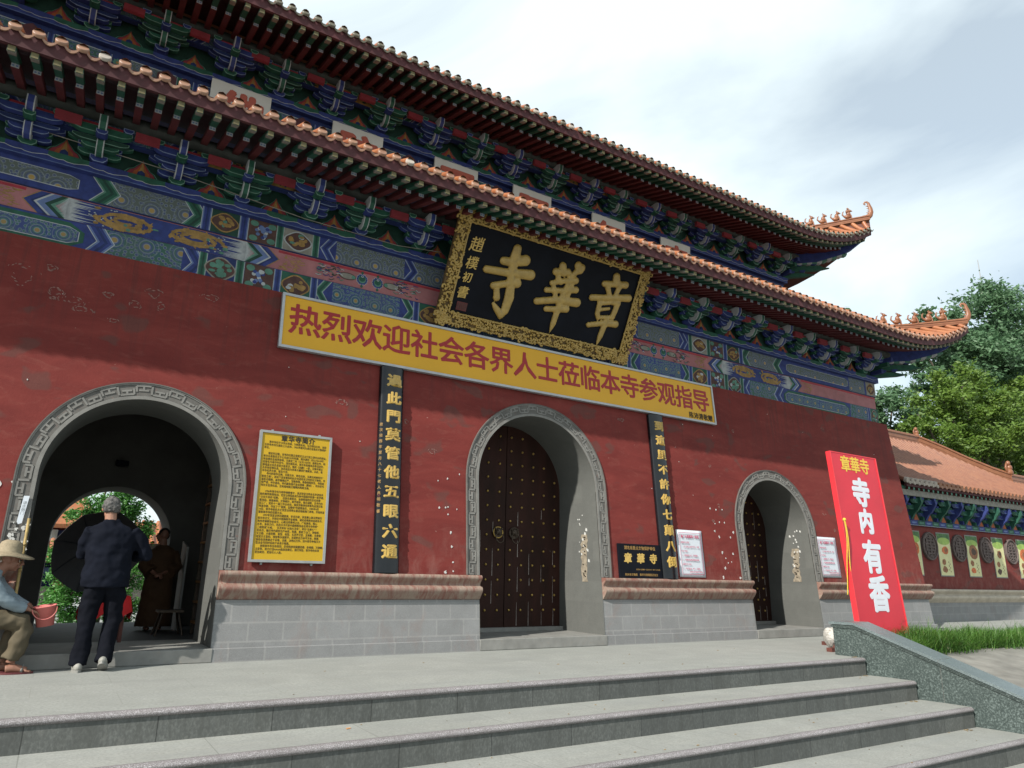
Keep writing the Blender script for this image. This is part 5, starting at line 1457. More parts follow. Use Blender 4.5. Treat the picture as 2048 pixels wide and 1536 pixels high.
g = mb.build("grass"); g['kind'] = 'stuff'; g['label'] = "long green grass along the top of the bank"
# a few weeds, leaves and a cigarette end on the steps
M['leaf_dry'] = paint("dry_leaf", (0.20, 0.13, 0.05), .8, .4, 60)
M['stub'] = paint("cigarette_paper", (0.55, 0.26, 0.10), .8, .2, 60)
mb = MB()
for i in range(120):
    k = rg.randrange(4); x = rg.choice([9.47 - abs(rg.gauss(0, .06)), rg.uniform(1.5, 9.4)]); y = EDGE - TR * k + TR * rg.random() * (1 if k else 3) * .98 + .02; z = -RI * k + .003
    if x > 9.25: y = EDGE - TR * k + rg.uniform(.0, .08) + TR * .9 if k else EDGE + .1
    if k and y > EDGE - TR * (k - 1): continue
    a_ = rg.random() * 6.28; l = rg.uniform(.008, .022)
    d = Vector((math.cos(a_), math.sin(a_), 0)) * l; sd = Vector((-d.y, d.x, 0)) * .3
    p = Vector((x, y, z)); mb.add([p - d, p + sd + Vector((0, 0, .006)), p + d + Vector((0, 0, .003)), p - sd], [(0, 3, 2, 1)], 'leaf_dry')
mb.tube([(2.18, EDGE - .17, -RI + .006), (2.215, EDGE - .165, -RI + .006)], .005, 'stub', 6)
o = mb.build("litter"); o['kind'] = 'stuff'; o['label'] = "dry leaf scraps and dirt scattered on the steps"

# ---- red board on its stand, weighted with a wrapped stone
bt, tp = Vector((11.225, -2.03, .06)), Vector((11.225, -1.80, 3.08))
mt = on_frame(bt, (1, 0, 0), tp - bt); H = (tp - bt).length; W = 1.30
t = thing("sign_board", "tall bright red board with white and yellow characters standing at the grass", "sign", mt)
mb = MB(); mb.box(-W / 2 + .01, W / 2 - .01, 0, H - .006, -.04, .0, 'red_board'); mb.build("panel", t)
mb = MB()
for a_ in (-1, 1): mb.box(a_ * (W / 2 - .010) - .014, a_ * (W / 2 - .010) + .014, -.0, H, -.075, .008, 'red_edge')
mb.box(-W / 2, W / 2, H - .012, H + .004, -.075, .006, 'red_edge')
mb.build("edge_strip", t)
for i, c in enumerate("章華寺"): text("lettering", c, .27, 'sign_gold', t, -.27 + .27 * i, H - .20, .003, .006, .001, sy=1.05)
for c, y, s_ in (("寺", H - .68, .47), ("内", H - 1.15, .385), ("有", H - 1.73, .51), ("香", H - 2.31, .54)):
    text("lettering", c, s_, 'sign_white', t, .02, y, .003, .022, .001, sy=1.06, sx=1.04, shear=.06)
mb = MB()
for sx in (-1, 1):
    mb.box(sx * .45 - .03, sx * .45 + .03, -.02, 2.2, -.12, -.078, 'wood_red')
mb.build("batten", t)
mb = MB(); Mi = mt.inverted()
def wbox(mb, x0, x1, y0, y1, z0, z1, mat):
    p = [Mi @ Vector(c) for c in ((x0, y0, z0), (x1, y0, z0), (x1, y1, z0), (x0, y1, z0), (x0, y0, z1), (x1, y0, z1), (x1, y1, z1), (x0, y1, z1))]; mb.hexa(p, mat)
wbox(mb, 9.79, 12.0, -2.04, -1.95, .0, .055, 'wood_red')
p = [Vector(c) for c in ((9.90, -2.03, .05), (9.99, -2.03, .05), (10.42, -2.03, .40), (10.33, -2.03, .42))]
mb.hexa([Mi @ c for c in [p[0], p[1], p[1] + Vector((0, .06, 0)), p[0] + Vector((0, .06, 0)), p[3], p[2], p[2] + Vector((0, .06, 0)), p[3] + Vector((0, .06, 0))]], 'wood_red')
wbox(mb, 10.75, 10.83, -2.04, -1.2, .0, .055, 'wood_red'); wbox(mb, 11.65, 11.73, -2.04, -1.2, .0, .055, 'wood_red')
mb.build("stand", t)
# stone in plastic
def make_wrap():
    m, t_, b = new_mat("wrapped_stone"); q = NT(t_)
    f = q.noise(q.pos((1, 1, 3)), 9, 8, .8, 2.5)
    col = q.ramp(f, [(0.36, (0.22, 0.19, 0.155)), (0.48, (0.42, 0.40, 0.36)), (0.56, (0.62, 0.61, 0.58)), (0.66, (0.30, 0.27, 0.23))])
    t_.links.new(col, b.inputs["Base Color"]); b.inputs["Roughness"].default_value = .5; q.bump(b, f, .8, .02); return m
M['wrap'] = make_wrap()
mb = MB(); mb.ball((0, 0, 0), (.22, .18, .15), 'wrap', 40, 24)
mb.v = [tuple(Vector(v_) * (1 + .22 * noise.noise(Vector(v_) * 7) + .10 * noise.noise(Vector(v_) * 19))) for v_ in mb.v]
o = mb.build("wrapped_stone"); o.scale = (.92, .92, .98); o.location = (10.08, -1.93, .175); o.rotation_euler = (.2, .35, .4)
tag(o, "pale plastic wrapped stone weighing down the red board's timber foot", "stone")
# yellow ribbons
mb = MB()
for (xa, zb, sw) in ((0, .80, -.05), (.02, .66, .10)):
    pts = [(10.54 + xa + sw * t_ * t_ + .012 * math.sin(t_ * 9), -1.955 + .02 * t_ - .02 * math.sin(t_ * 5), 1.95 + (zb - 1.95) * t_) for t_ in [k / 14 for k in range(15)]]
    mb.tube(pts, [(.016, .006)] * 15, 'rope', 6)
mb.ball((10.55, -1.955, 1.95), .028, 'rope', 8, 6)
o = mb.build("ribbon"); tag(o, "yellow ribbon hanging down the left edge of the red board", "ribbon")

# ================================================================== SIDE HALL AND ITS WALL
HM = Matrix.Translation((0, 1.206, -.134)) @ Matrix.Scale(1.137, 4)      # hall scaled up about the camera, so it stands back from the gate's front
sh = thing("side_hall", "low red side hall with orange tiled roof, right of the gate", "hall", HM)
YS, SA, SB = .70, 15.9, 36.0
mb = MB(); mb.box(SA, SB, YS, YS + .5, .75, 2.72, 'plaster2'); mb.box(SA, 24.5, YS + .4, 5.2, .0, 3.2, 'plaster2'); mb.build("wall", sh)
mb = MB(); mb.box(SA, SB, YS - .02, YS + .5, -.1, .66, 'plinth'); mb.build("plinth", sh)
mb = MB()
mb.prism([(a_, b_ - .11) for a_, b_ in PROF], lambda q_: (SA, YS - q_[0], q_[1]), lambda q_: (SB, YS - q_[0], q_[1]), 'mould2', True)
mb.build("moulding", sh)
p = Paint(YS - .06); x = SA; k = 0
p.mb.box(SA, SB, YS - .06, YS + .3, 2.34, 2.475, 'navy')
while x < SB - .4:
    L_ = .32
    p.rect(x, x + L_, 2.35, 2.465, 'green' if k % 2 else 'blue', 1); p.rect(x, x + L_, 2.345, 2.353, 'white', 2)
    p.poly([(x + .05, 2.40), (x + .12, 2.385), (x + .25, 2.40), (x + .27, 2.43), (x + .07, 2.43)], 'green_l' if k % 2 else 'blue_l', 2)
    x += L_; k += 1
p.mb.build("painted_band", sh)
# small bracket sets
def sbracket(A, B):
    mb = MB(); eA = 'blue_l' if A == 'blue' else 'green_l'
    for (z, w_, y0) in ((2.56, .30, -.08), (2.70, .50, -.20), (2.84, .44, -.32)):
        for (g_, m_, yy) in ((0, eA, 0), (.012, A, -.003)):
            mb.xz([(-w_ / 2 + g_, z + .10 - g_), (-w_ / 2 + g_, z + .06), (-w_ / 2 + .08, z + g_), (w_ / 2 - .08, z + g_), (w_ / 2 - g_, z + .06), (w_ / 2 - g_, z + .10 - g_)], y0 + yy, y0 + .08, m_)
        for e in (-1, 1): mb.box(e * (w_ / 2 - .05) - .05, e * (w_ / 2 - .05) + .05, y0 - .012, y0 + .09, z + .09, z + .14, B)
    mb.yz([(.05, 2.48), (-.12, 2.48), (-.20, 2.60), (-.28, 2.66), (-.40, 2.84), (-.38, 2.98), (.05, 2.98)], -.035, .035, A)
    mb.xz([(-.10, 2.475), (.10, 2.475), (.10, 2.56), (-.10, 2.56)], -.10, .05, B)
    return mb
pa = sbracket('blue', 'green').build("bracket_set", sh); pb = sbracket('green', 'blue').build("bracket_set", sh)
mb = MB(); mb.xz([(-.11, 2.475), (.11, 2.475), (.06, 2.56), (0, 2.64), (-.06, 2.56)], -.05, .0, 'orange'); fl0 = mb.build("flame_panel", sh)
for i in range(26):
    x = 16.55 + .62 * i
    src = pa if i % 2 == 0 else pb
    if i < 2: o = src
    else:
        o = src.copy(); COL.objects.link(o); o.parent = sh
    o.location = (x, YS, 0)
    if i == 0: f_ = fl0
    else:
        f_ = fl0.copy(); COL.objects.link(f_); f_.parent = sh
    f_.location = (x + .31, YS - .0, 0)
mb = MB(); mb.box(SA, SB, YS - .02, YS + .3, 2.475, 3.25, 'dgreen'); mb.build("bracket_wall", sh)
mb = MB(); mb.box(SA, SB, YS - .38, YS - .30, 2.985, 3.12, 'greytan'); mb.tube([(SA, YS - .34, 3.17), (SB, YS - .34, 3.17)], .05, 'green', 8); mb.build("eave_purlin", sh)
# medallions
M['medal'] = paint('medallion_stone', (0.105, 0.080, 0.074), .85, .3, 9, .3)
def medallion(x):
    mb = MB(); z = 1.875
    mb.prism([(.335 * math.cos(2 * PI * k / 30), .335 * math.sin(2 * PI * k / 30)) for k in range(30)], lambda q_: (x + q_[0], YS - .03, z + q_[1]), lambda q_: (x + q_[0], YS + .01, z + q_[1]), 'medal')
    mb.tube([(x + .315 * math.cos(2 * PI * k / 30), YS - .04, z + .315 * math.sin(2 * PI * k / 30)) for k in range(31)], .024, 'medal', 6, False)
    for i, (dz, hw) in enumerate(((.20, .10), (.13, .17), (.055, .21), (-.02, .20), (-.095, .21), (-.17, .15), (-.235, .07))):
        mb.box(x - hw, x + hw, YS - .052, YS - .028, z + dz - .014, z + dz + .014, 'medal')
        if i % 2: mb.box(x - hw, x - hw + .028, YS - .0525, YS - .0285, z + dz - .05, z + dz + .05, 'medal'); mb.box(x + hw - .028, x + hw, YS - .0525, YS - .0285, z + dz - .05, z + dz + .05, 'medal')
    mb.box(x - .016, x + .016, YS - .053, YS - .0275, z - .25, z + .25, 'medal')
    mb.build("medallion", sh)
for i in range(5): medallion(17.95 + 1.365 * i)
# food posters
M['poster'] = paint("poster_cream", (0.55, 0.52, 0.27), .6, .12, 3, 0); M['poster_green'] = paint("poster_green", (0.05, 0.13, 0.035), .6, .5, 9, 0); M['poster_lime'] = paint("poster_lime", (0.26, 0.38, 0.08), .6, .3, 5, 0)
M['food_a'] = paint("poster_food_orange", (0.50, 0.12, 0.03), .6, .5, 14, 0); M['food_b'] = paint("poster_food_brown", (0.24, 0.095, 0.035), .6, .5, 16, 0); M['food_d'] = paint("poster_food_dark", (0.06, 0.03, 0.015), .6, .4, 14, 0)
PL = ["food poster nearest the gate, partly hidden by its corner, orange dish", "narrow food poster showing an orange red dish, between two round medallions", "narrow food poster showing a large brown round dish", "narrow food poster showing a small brown dish over a dark photo", "food poster cut off at the right edge of the view"]
for i, lab in enumerate(PL):
    x = 17.27 + 1.362 * i
    t = thing("food_poster", lab, "poster", HM @ on_frame((x, YS - .005, 1.70), (1, 0, 0), (0, 0, 1)), "food posters on the side hall wall")
    mb = MB(); mb.box(-.31, .31, -.525, .525, 0, .008, 'sill'); mb.box(-.285, .285, -.50, .50, .008, .012, 'poster')
    def pd(cx_, cy_, rx, ry, m_, l, n=18, wob=.0):
        mb.loc([(cx_ + rx * (1 + wob * R.uniform(-1, 1)) * math.cos(2 * PI * k / n), cy_ + ry * (1 + wob * R.uniform(-1, 1)) * math.sin(2 * PI * k / n)) for k in range(n)], .012, .0125 + l * .0008, m_)
    mb.loc([(-.285, .33), (.285, .33), (.285, .50), (-.285, .50)], .012, .0128, 'poster_green')
    pd(0, .32, .28, .09, 'poster_lime', 1)
    main = ['food_a', 'food_a', 'food_b', 'food_b', 'food_a'][i]; rr_ = [.19, .15, .22, .12, .2][i]
    pd(.02, .10 - .02 * (i == 3), rr_, rr_ * (.62 if i == 1 else .85), main, 2, 18, .12)
    pd(.05, .11, rr_ * .5, rr_ * .4, 'food_b' if main == 'food_a' else 'food_d', 3, 12, .2)
    pd(-.10, -.18, .085, .075, 'food_b', 2, 14, .1); pd(-.09, -.36, .11, .08, ['food_b', 'food_b', 'food_a', 'food_d', 'food_b'][i], 2, 10, .2)
    for k in range(6): mb.box(.10 + .05 * (k % 2), .125 + .05 * (k % 2), -.20 - .045 * k, -.165 - .045 * k, .012, .0135, 'food_d')
    mb.build("sheet", t)
# hall roof: front slope, hip, then the wall's own lower ridge
def tile_slope(mb, xa, xb, eave, ridge_fn, pitch=.20, mat='tile2'):
    xs = [xa + i * pitch for i in range(int((xb - xa) / pitch) + 1)]
    prev = None; n = 7
    for x in xs:
        pts = []
        e = eave(x); r_ = ridge_fn(x)
        for k in range(n + 1):
            t_ = k / n; y = e[0] + (r_[0] - e[0]) * t_; z = e[1] + (r_[1] - e[1]) * (.78 * t_ + .22 * t_ * t_); pts.append((x, y, z))
        if prev: mb.add([*prev, *pts], [(k, n + 1 + k, n + 2 + k, k + 1) for k in range(n)], mat, True)
        prev = pts
        mb.tube([(a_, b_, c_ + .02) for a_, b_, c_ in pts], .060, mat, 7, False)
HX = 21.5                                                     # end of the main ridge
def eave(x): return (.22, 3.30)
def ridge_fn(x):
    if x <= HX: return (2.5, 5.08)
    t_ = min(1, (x - HX) / 2.6); return (2.5 - 1.2 * t_, 5.08 - 1.07 * t_)
mb = MB(); tile_slope(mb, 16.45, SB, eave, ridge_fn)
mb.add([(SA, 2.5, 5.0), (HX, 2.5, 5.0), (24.0, 5.5, 3.3), (SA, 5.5, 3.3)], [(0, 1, 2, 3)], 'tile2')
mb.add([(HX, 2.5, 5.0), (24.1, 1.3, 3.96), (25.5, 2.4, 3.3), (24.0, 5.5, 3.3)], [(0, 1, 2, 3)], 'tile2')
mb.add([(24.1, 1.3, 3.96), (SB, 1.3, 3.96), (SB, 2.4, 3.3), (25.5, 2.4, 3.3)], [(0, 1, 2, 3)], 'tile2')
roof2 = mb.build("roof", sh)
mb = MB()
x = 16.45; i = 0
while x < SB - .2:
    mt_ = 'cement' if x < 17.8 else 'ridge'
    mb.tube([(x, .24, 3.325), (x, .17, 3.305)], .066, mt_, 10); mb.xz([(x + .03, 3.30), (x + .17, 3.30), (x + .15, 3.245), (x + .10, 3.215), (x + .05, 3.245)], .18, .20, mt_)
    x += .20; i += 1
mb.build("eave_tile", roof2)
mb = MB(); mb.box(16.5, SB, .24, .30, 3.18, 3.27, 'fascia'); mb.add([(16.5, .28, 3.22), (SB, .28, 3.22), (SB, .75, 3.45), (16.5, .75, 3.45)], [(0, 3, 2, 1)], 'soffit_red'); mb.build("fascia", roof2)
mb = MB(); x = 16.6
while x < SB - .2:
    mb.hexa([(x - .03, .26, 3.11), (x + .03, .26, 3.11), (x + .03, .72, 3.24), (x - .03, .72, 3.24), (x - .03, .26, 3.17), (x + .03, .26, 3.17), (x + .03, .72, 3.30), (x - .03, .72, 3.30)], 'rafter_red'); mb.box(x - .028, x + .028, .254, .262, 3.112, 3.168, 'green_l'); x += .21
o = mb.build("rafter_row", roof2); o['kind'] = 'stuff'
def ridge_run(name, pts, w_=.09, h=.22):
    mb = MB(); pts = [Vector(p_) for p_ in pts]
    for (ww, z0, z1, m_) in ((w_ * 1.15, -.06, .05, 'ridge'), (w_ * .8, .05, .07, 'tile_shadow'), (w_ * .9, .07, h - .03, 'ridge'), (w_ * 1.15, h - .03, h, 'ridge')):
        vs = []
        for i, c in enumerate(pts):
            d = (pts[min(i + 1, len(pts) - 1)] - pts[max(i - 1, 0)]); d.z = 0; d.normalize(); s_ = Vector((-d.y, d.x, 0)) * ww
            vs += [c + s_ + Vector((0, 0, z0)), c + s_ + Vector((0, 0, z1)), c - s_ + Vector((0, 0, z1)), c - s_ + Vector((0, 0, z0))]
        n = len(pts)
        mb.add(vs, [(4 * i + j, 4 * i + (j + 1) % 4, 4 * i + 4 + (j + 1) % 4, 4 * i + 4 + j) for i in range(n - 1) for j in range(4)] + [(3, 2, 1, 0), (4 * n - 4, 4 * n - 3, 4 * n - 2, 4 * n - 1)], m_)
    mb.tube([p_ + Vector((0, 0, h + .01)) for p_ in pts], .06, 'ridge', 8)
    return mb.build(name, roof2)
ridge_run("main_ridge", [(SA, 2.5, 5.05), (HX, 2.5, 5.05)])
ridge_run("hip_ridge", [(HX - .1, 2.52, 5.08), (22.2, 2.18, 4.78), (22.9, 1.86, 4.47), (23.6, 1.53, 4.19), (24.15, 1.3, 4.03)])
ridge_run("low_ridge", [(24.1, 1.3, 4.0), (SB, 1.3, 4.0)])
for (x, y, z, s_) in ((HX, 2.5, 5.25, 1.0), (24.15, 1.28, 4.22, 1.35)):
    mb = MB()
    mb.ball((0, 0, .06), (.10, .08, .09), 'ridge', 10, 6); mb.ball((.03, 0, .17), (.07, .06, .08), 'ridge', 10, 6); mb.ball((.0, 0, .27), (.05, .05, .06), 'ridge', 8, 6)
    mb.tube([(-.08, 0, .08), (-.14, 0, .16), (-.10, 0, .25), (-.05, 0, .24)], [.03, .025, .02, .01], 'ridge', 6)
    o = mb.build("ridge_finial", roof2); o.location = (x, y, z); o.scale = (s_,) * 3

# ================================================================== TREES
def make_leaf(name, c0, c1, c2):
    m, t_, b = new_mat(name); q = NT(t_)
    col = q.ramp(q.noise(q.pos(), .55, 3, .55), [(0.3, c0), (0.7, c1)])
    col = q.mix(q.ramp(q.noise(q.pos(), 5.5, 2, .5), [(0.45, 0.0), (0.7, .65)]), col, c2)
    t_.links.new(col, b.inputs["Base Color"]); b.inputs["Roughness"].default_value = .55
    tr = q.add("ShaderNodeBsdfTranslucent"); q.l.new(col, tr.inputs["Color"]); ms = q.add("ShaderNodeMixShader"); ms.inputs[0].default_value = .32
    q.l.new(b.outputs[0], ms.inputs[1]); q.l.new(tr.outputs[0], ms.inputs[2])
    q.l.new(ms.outputs[0], [n for n in t_.nodes if n.type == 'OUTPUT_MATERIAL'][0].inputs["Surface"])
    return m
M['leaf_dark'] = make_leaf("camphor_leaf", (0.048, 0.112, 0.050), (0.088, 0.178, 0.082), (0.13, 0.225, 0.112))  # colours lightened in place of haze over the distant leaves
M['leaf_bright'] = make_leaf("spring_leaf", (0.060, 0.125, 0.014), (0.105, 0.185, 0.024), (0.165, 0.24, 0.04))
M['leaf_court'] = make_leaf("courtyard_leaf", (0.040, 0.16, 0.025), (0.075, 0.24, 0.04), (0.12, 0.32, 0.06))
M['bark'] = paint("tree_bark", (0.085, 0.070, 0.052), .9, .35, 6, .5)
def tree(name, label, base, trunk_top, blobs, n, leaf, mat, seed, r0=.3, group=None):
    rt = random.Random(seed)
    t = thing(name, label, "tree", Matrix.Translation(base), group); b = Vector(base)
    mb = MB(); tt = Vector(trunk_top) - b
    mb.tube([(0, 0, 0), tt * .35 + Vector((.1, 0, 0)), tt * .7, tt], [r0 * 1.25, r0 * .9, r0 * .7, r0 * .45], 'bark', 10)
    for c, r_ in blobs:
        c = Vector(c) - b; st = tt * rt.uniform(.6, .95); mid = (st + c) / 2 + Vector((rt.uniform(-.3, .3), 0, -.15 * r_))
        mb.tube([st, mid, c, c + Vector((rt.uniform(-.4, .4), rt.uniform(-.3, .3), .6)) * r_], [r0 * .4, r0 * .28, r0 * .16, .02], 'bark', 6)
    mb.build("trunk", t)
    vol = [r_ ** 2.2 for _, r_ in blobs]; tot = sum(vol); mb = MB()
    for (c, r_), v_ in zip(blobs, vol):
        c = Vector(c) - b; cl = max(6, int(r_ * r_ * 7)); per = int(n * v_ / tot / cl) + 1
        for k in range(cl):
            while True:
                q_ = Vector((rt.uniform(-1, 1), rt.uniform(-1, 1), rt.uniform(-1, 1)))
                if .25 < q_.length < 1: break
            q_ = q_.normalized() * (rt.random() ** .45)
            cc = c + Vector((q_.x * r_, q_.y * r_, q_.z * r_ * .85)); cr_ = rt.uniform(.16, .36) * (r_ ** .7)
            for j in range(per):
                d = Vector((rt.gauss(0, 1), rt.gauss(0, 1), rt.gauss(0, .75))) * cr_ * .62
                pp = cc + d; s_ = leaf * rt.uniform(.55, 1.25)
                ax = Vector((rt.uniform(-1, 1), rt.uniform(-1, 1), rt.uniform(-.8, .5))).normalized(); bx = ax.cross(Vector((rt.uniform(-1, 1), rt.uniform(-1, 1), rt.uniform(-.3, 1)))).normalized()
                mb.add([pp - ax * s_, pp + bx * s_ * .42, pp + ax * s_, pp - bx * s_ * .42], [(0, 1, 2, 3)], mat)
    o = mb.build("crown", t)
    return t
G_ = "trees behind the side hall"
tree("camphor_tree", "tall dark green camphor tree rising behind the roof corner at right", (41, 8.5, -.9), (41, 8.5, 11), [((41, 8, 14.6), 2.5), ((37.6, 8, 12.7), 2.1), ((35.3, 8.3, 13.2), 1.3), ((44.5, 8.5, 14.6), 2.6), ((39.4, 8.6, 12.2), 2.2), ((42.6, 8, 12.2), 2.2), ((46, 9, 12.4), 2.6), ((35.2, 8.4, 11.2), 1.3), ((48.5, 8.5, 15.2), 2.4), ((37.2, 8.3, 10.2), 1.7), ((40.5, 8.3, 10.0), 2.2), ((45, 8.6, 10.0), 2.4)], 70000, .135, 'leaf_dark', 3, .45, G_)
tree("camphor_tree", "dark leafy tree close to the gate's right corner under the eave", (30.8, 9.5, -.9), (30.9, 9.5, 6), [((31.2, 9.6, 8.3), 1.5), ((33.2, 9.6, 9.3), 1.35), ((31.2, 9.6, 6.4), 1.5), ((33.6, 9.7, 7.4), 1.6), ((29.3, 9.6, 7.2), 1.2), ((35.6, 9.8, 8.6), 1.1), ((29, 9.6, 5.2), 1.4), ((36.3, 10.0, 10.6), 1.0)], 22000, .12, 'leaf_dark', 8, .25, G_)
tree("broadleaf_tree", "bright yellow green tree in full leaf just behind the orange hall roof", (33.5, 6.4, -.9), (33.5, 6.4, 5.5), [((33.2, 6, 7.7), 1.9), ((31.0, 6.1, 8.3), 1.5), ((32.3, 6.0, 9.25), 1.1), ((35.4, 6.3, 8.9), 1.7), ((29.6, 6.2, 7.1), 1.15), ((36.9, 6.6, 7.5), 1.8), ((34.4, 6.5, 6.2), 1.7), ((31.6, 6.3, 6.3), 1.6), ((38.6, 6.8, 9.6), 1.6), ((29.3, 6.3, 5.8), 1.1), ((37.5, 6.6, 5.7), 1.7), ((40.2, 7.0, 7.6), 2.0), ((34.9, 6.2, 4.9), 1.3)], 60000, .10, 'leaf_bright', 5, .3, G_)
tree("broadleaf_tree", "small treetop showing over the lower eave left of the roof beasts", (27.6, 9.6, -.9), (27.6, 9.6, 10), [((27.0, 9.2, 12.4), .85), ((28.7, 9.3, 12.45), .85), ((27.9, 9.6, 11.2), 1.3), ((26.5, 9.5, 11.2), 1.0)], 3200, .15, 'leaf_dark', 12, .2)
mb = MB(); mb.tube([(94, 30, -.9), (94, 30, 41.2)], [.12, .05], 'alu_dull', 6); o = mb.build("antenna_mast"); tag(o, "thin antenna mast far behind the dark tree", "mast")
# courtyard seen through the left arch
tree("courtyard_tree", "fresh green conical tree in the courtyard seen through the left arch", (.95, 10.6, -.5), (.95, 10.6, 2.2), [((.85, 10.2, 2.55), .55), ((.55, 10.2, 2.15), .45), ((1.25, 10.2, 2.2), .5), ((.95, 10.4, 1.7), .75), ((1.55, 10.4, 1.75), .45), ((.5, 10.2, 1.2), .65), ((1.55, 10.3, 1.15), .65), ((.9, 10.2, .75), .7), ((.35, 10.0, .65), .5), ((1.5, 10.2, .6), .6), ((.85, 10.4, 3.2), .5), ((.3, 9.6, .25), .4), ((1.0, 10, .3), .5), ((.15, 10.1, 1.0), .4), ((.7, 10, -.1), .5), ((1.35, 10, 0), .5)], 30000, .045, 'leaf_court', 21, .1)
t = thing("temple_hall", "orange roofed temple hall at the left of the courtyard beyond the arch", "hall", Matrix.Identity(4))
mb = MB()
mb.add([(-9, 19.2, 2.35), (1.05, 19.2, 2.35), (-.9, 22.5, 5.6), (-9, 22.5, 5.6)], [(0, 1, 2, 3)], 'tile'); mb.box(-9, 1.08, 19.1, 19.25, 2.25, 2.38, 'ridge')
mb.tube([(1.05, 19.2, 2.40), (-.9, 22.5, 5.65)], .14, 'ridge', 8)
mb.build("roof", t)
mb = MB(); mb.box(-9, .6, 20, 24, 0, 2.5, 'plaster2'); mb.box(-9, .8, 19.7, 20, 1.7, 2.2, 'navy'); mb.box(-9, .8, 19.65, 19.9, 1.55, 1.75, 'blue_l')
for x in (-.2, .55, -2): mb.tube([(x, 19.6, 0), (x, 19.6, 2.2)], .16, 'panel_white', 10)
mb.build("wall", t)
t = thing("courtyard_gallery", "low tiled gallery at the right of the courtyard beyond the arch", "gallery", Matrix.Identity(4))
mb = MB(); tile_slope(mb, 1.9, 8, lambda x: (14.2, 1.70), lambda x: (15.4, 2.35), .2, 'tile'); mb.build("roof", t)
mb = MB(); mb.box(1.9, 8, 14.6, 16, 0, 1.75, 'room'); mb.build("wall", t)
t = thing("courtyard_gallery", "low tiled gallery at the left of the courtyard beyond the arch", "gallery", Matrix.Identity(4))
mb = MB(); tile_slope(mb, -5, .12, lambda x: (11.2, 1.10), lambda x: (12.2, 1.62), .14, 'tile'); mb.build("roof", t)
mb = MB(); mb.box(-5, .05, 11.5, 12.6, 0, 1.2, 'navy'); mb.box(-5, .10, 11.4, 11.5, .85, .98, 'blue_l'); mb.box(-5, .10, 11.42, 11.5, .1, .55, 'room'); mb.build("wall", t)

# ================================================================== THINGS IN THE PASSAGE
t = thing("storage_rack", "tall dark rack with orange shelf edges against the passage wall", "rack", Matrix.Translation((1.78, 2.0, .12)))
M['shelf_orange'] = paint("shelf_edge_orange", (0.22, 0.095, 0.025), .6, .3, 9)
mb = MB()
for y in (-.45, .45): mb.box(-.02, .02, y - .02, y + .02, 0, 2.5, 'bronze'); mb.box(.40, .44, y - .02, y + .02, 0, 2.5, 'bronze')
mb.build("frame", t)
for i in range(9):
    mb = MB(); mb.box(-.03, .45, -.47, .47, .15 + .27 * i, .18 + .27 * i, 'shelf_orange'); mb.build("shelf", t)
t = thing("leaning_panel", "pale board leaning against the passage wall behind the person in the robe", "board", Matrix.Translation((1.66, 3.3, .12)))
mb = MB(); mb.yz([(-.25, 0), (.25, 0), (.25, 1.30), (-.25, 1.20)], 0, .03, 'sill'); mb.build("sheet", t)
t = thing("stool", "small dark stool on the passage floor beside the robed person", "stool", Matrix.Translation((1.45, 2.3, .12)))
mb = MB(); mb.box(-.16, .16, -.16, .16, .30, .33, 'bronze'); mb.build("seat", t)
for sx in (-1, 1):
    for sy in (-1, 1):
        mb = MB(); mb.tube([(sx * .17, sy * .17, 0), (sx * .10, sy * .10, .30)], .014, 'bronze', 6); mb.build("leg", t)
t = thing("security_camera", "dark security camera hanging in the passage above the back arch", "camera", Matrix.Translation((.72, 4.1, 2.62)))
mb = MB(); mb.tube([(0, .14, 0), (0, 0, .0), (0, -.05, -.02)], .016, 'bronze', 6); mb.build("arm", t)
mb = MB(); mb.box(-.13, .05, -.12, -.02, -.06, .03, 'black_lacquer'); mb.build("body", t, bevel=.01)
t = thing("cloth_table", "small table under a bright red cloth in front of the walking man", "table", Matrix.Translation((.60, 1.25, .146)))
M['cloth_red'] = paint("bright_red_cloth", (0.50, 0.012, 0.014), .75, .2, 5, .1)
mb = MB(); n = 40
rim = [(1, 1), (-1, 1), (-1, -1), (1, -1)]
top = []; bot = []
for k in range(n):
    s_ = k / n * 4; i = int(s_); f = s_ - i; a_, b_ = rim[i], rim[(i + 1) % 4]
    x, y = (a_[0] * (1 - f) + b_[0] * f), (a_[1] * (1 - f) + b_[1] * f)
    wv = 1.12 + .10 * math.sin(k * 2.1)
    top.append((x * .24, y * .20, .52)); bot.append((x * .24 * wv, y * .20 * wv, .30 + .05 * math.sin(k * 1.3)))
mb.add(top + bot, [tuple(range(n))] + [(k, k + n, (k + 1) % n + n, (k + 1) % n) for k in range(n)], 'cloth_red', True)
mb.build("cloth", t)
for sx in (-1, 1):
    for sy in (-1, 1):
        mb = MB(); mb.box(sx * .19 - .018, sx * .19 + .018, sy * .15 - .018, sy * .15 + .018, 0, .515, 'wood_red'); mb.build("leg", t)
mb = MB(); mb.tube([(-.262, -.06, 0), (-.272, -.035, .75), (-.285, .05, 1.46)], .014, 'bamboo', 8)
for z in (.3, .62, .95, 1.2): mb.ball((-.262 - .013 * z, -.06 + .035 * z, z), .017, 'bamboo', 8, 5)
o = mb.build("bamboo_pole"); tag(o, "thin bamboo pole leaning on the left arch jamb behind the seated person", "pole")

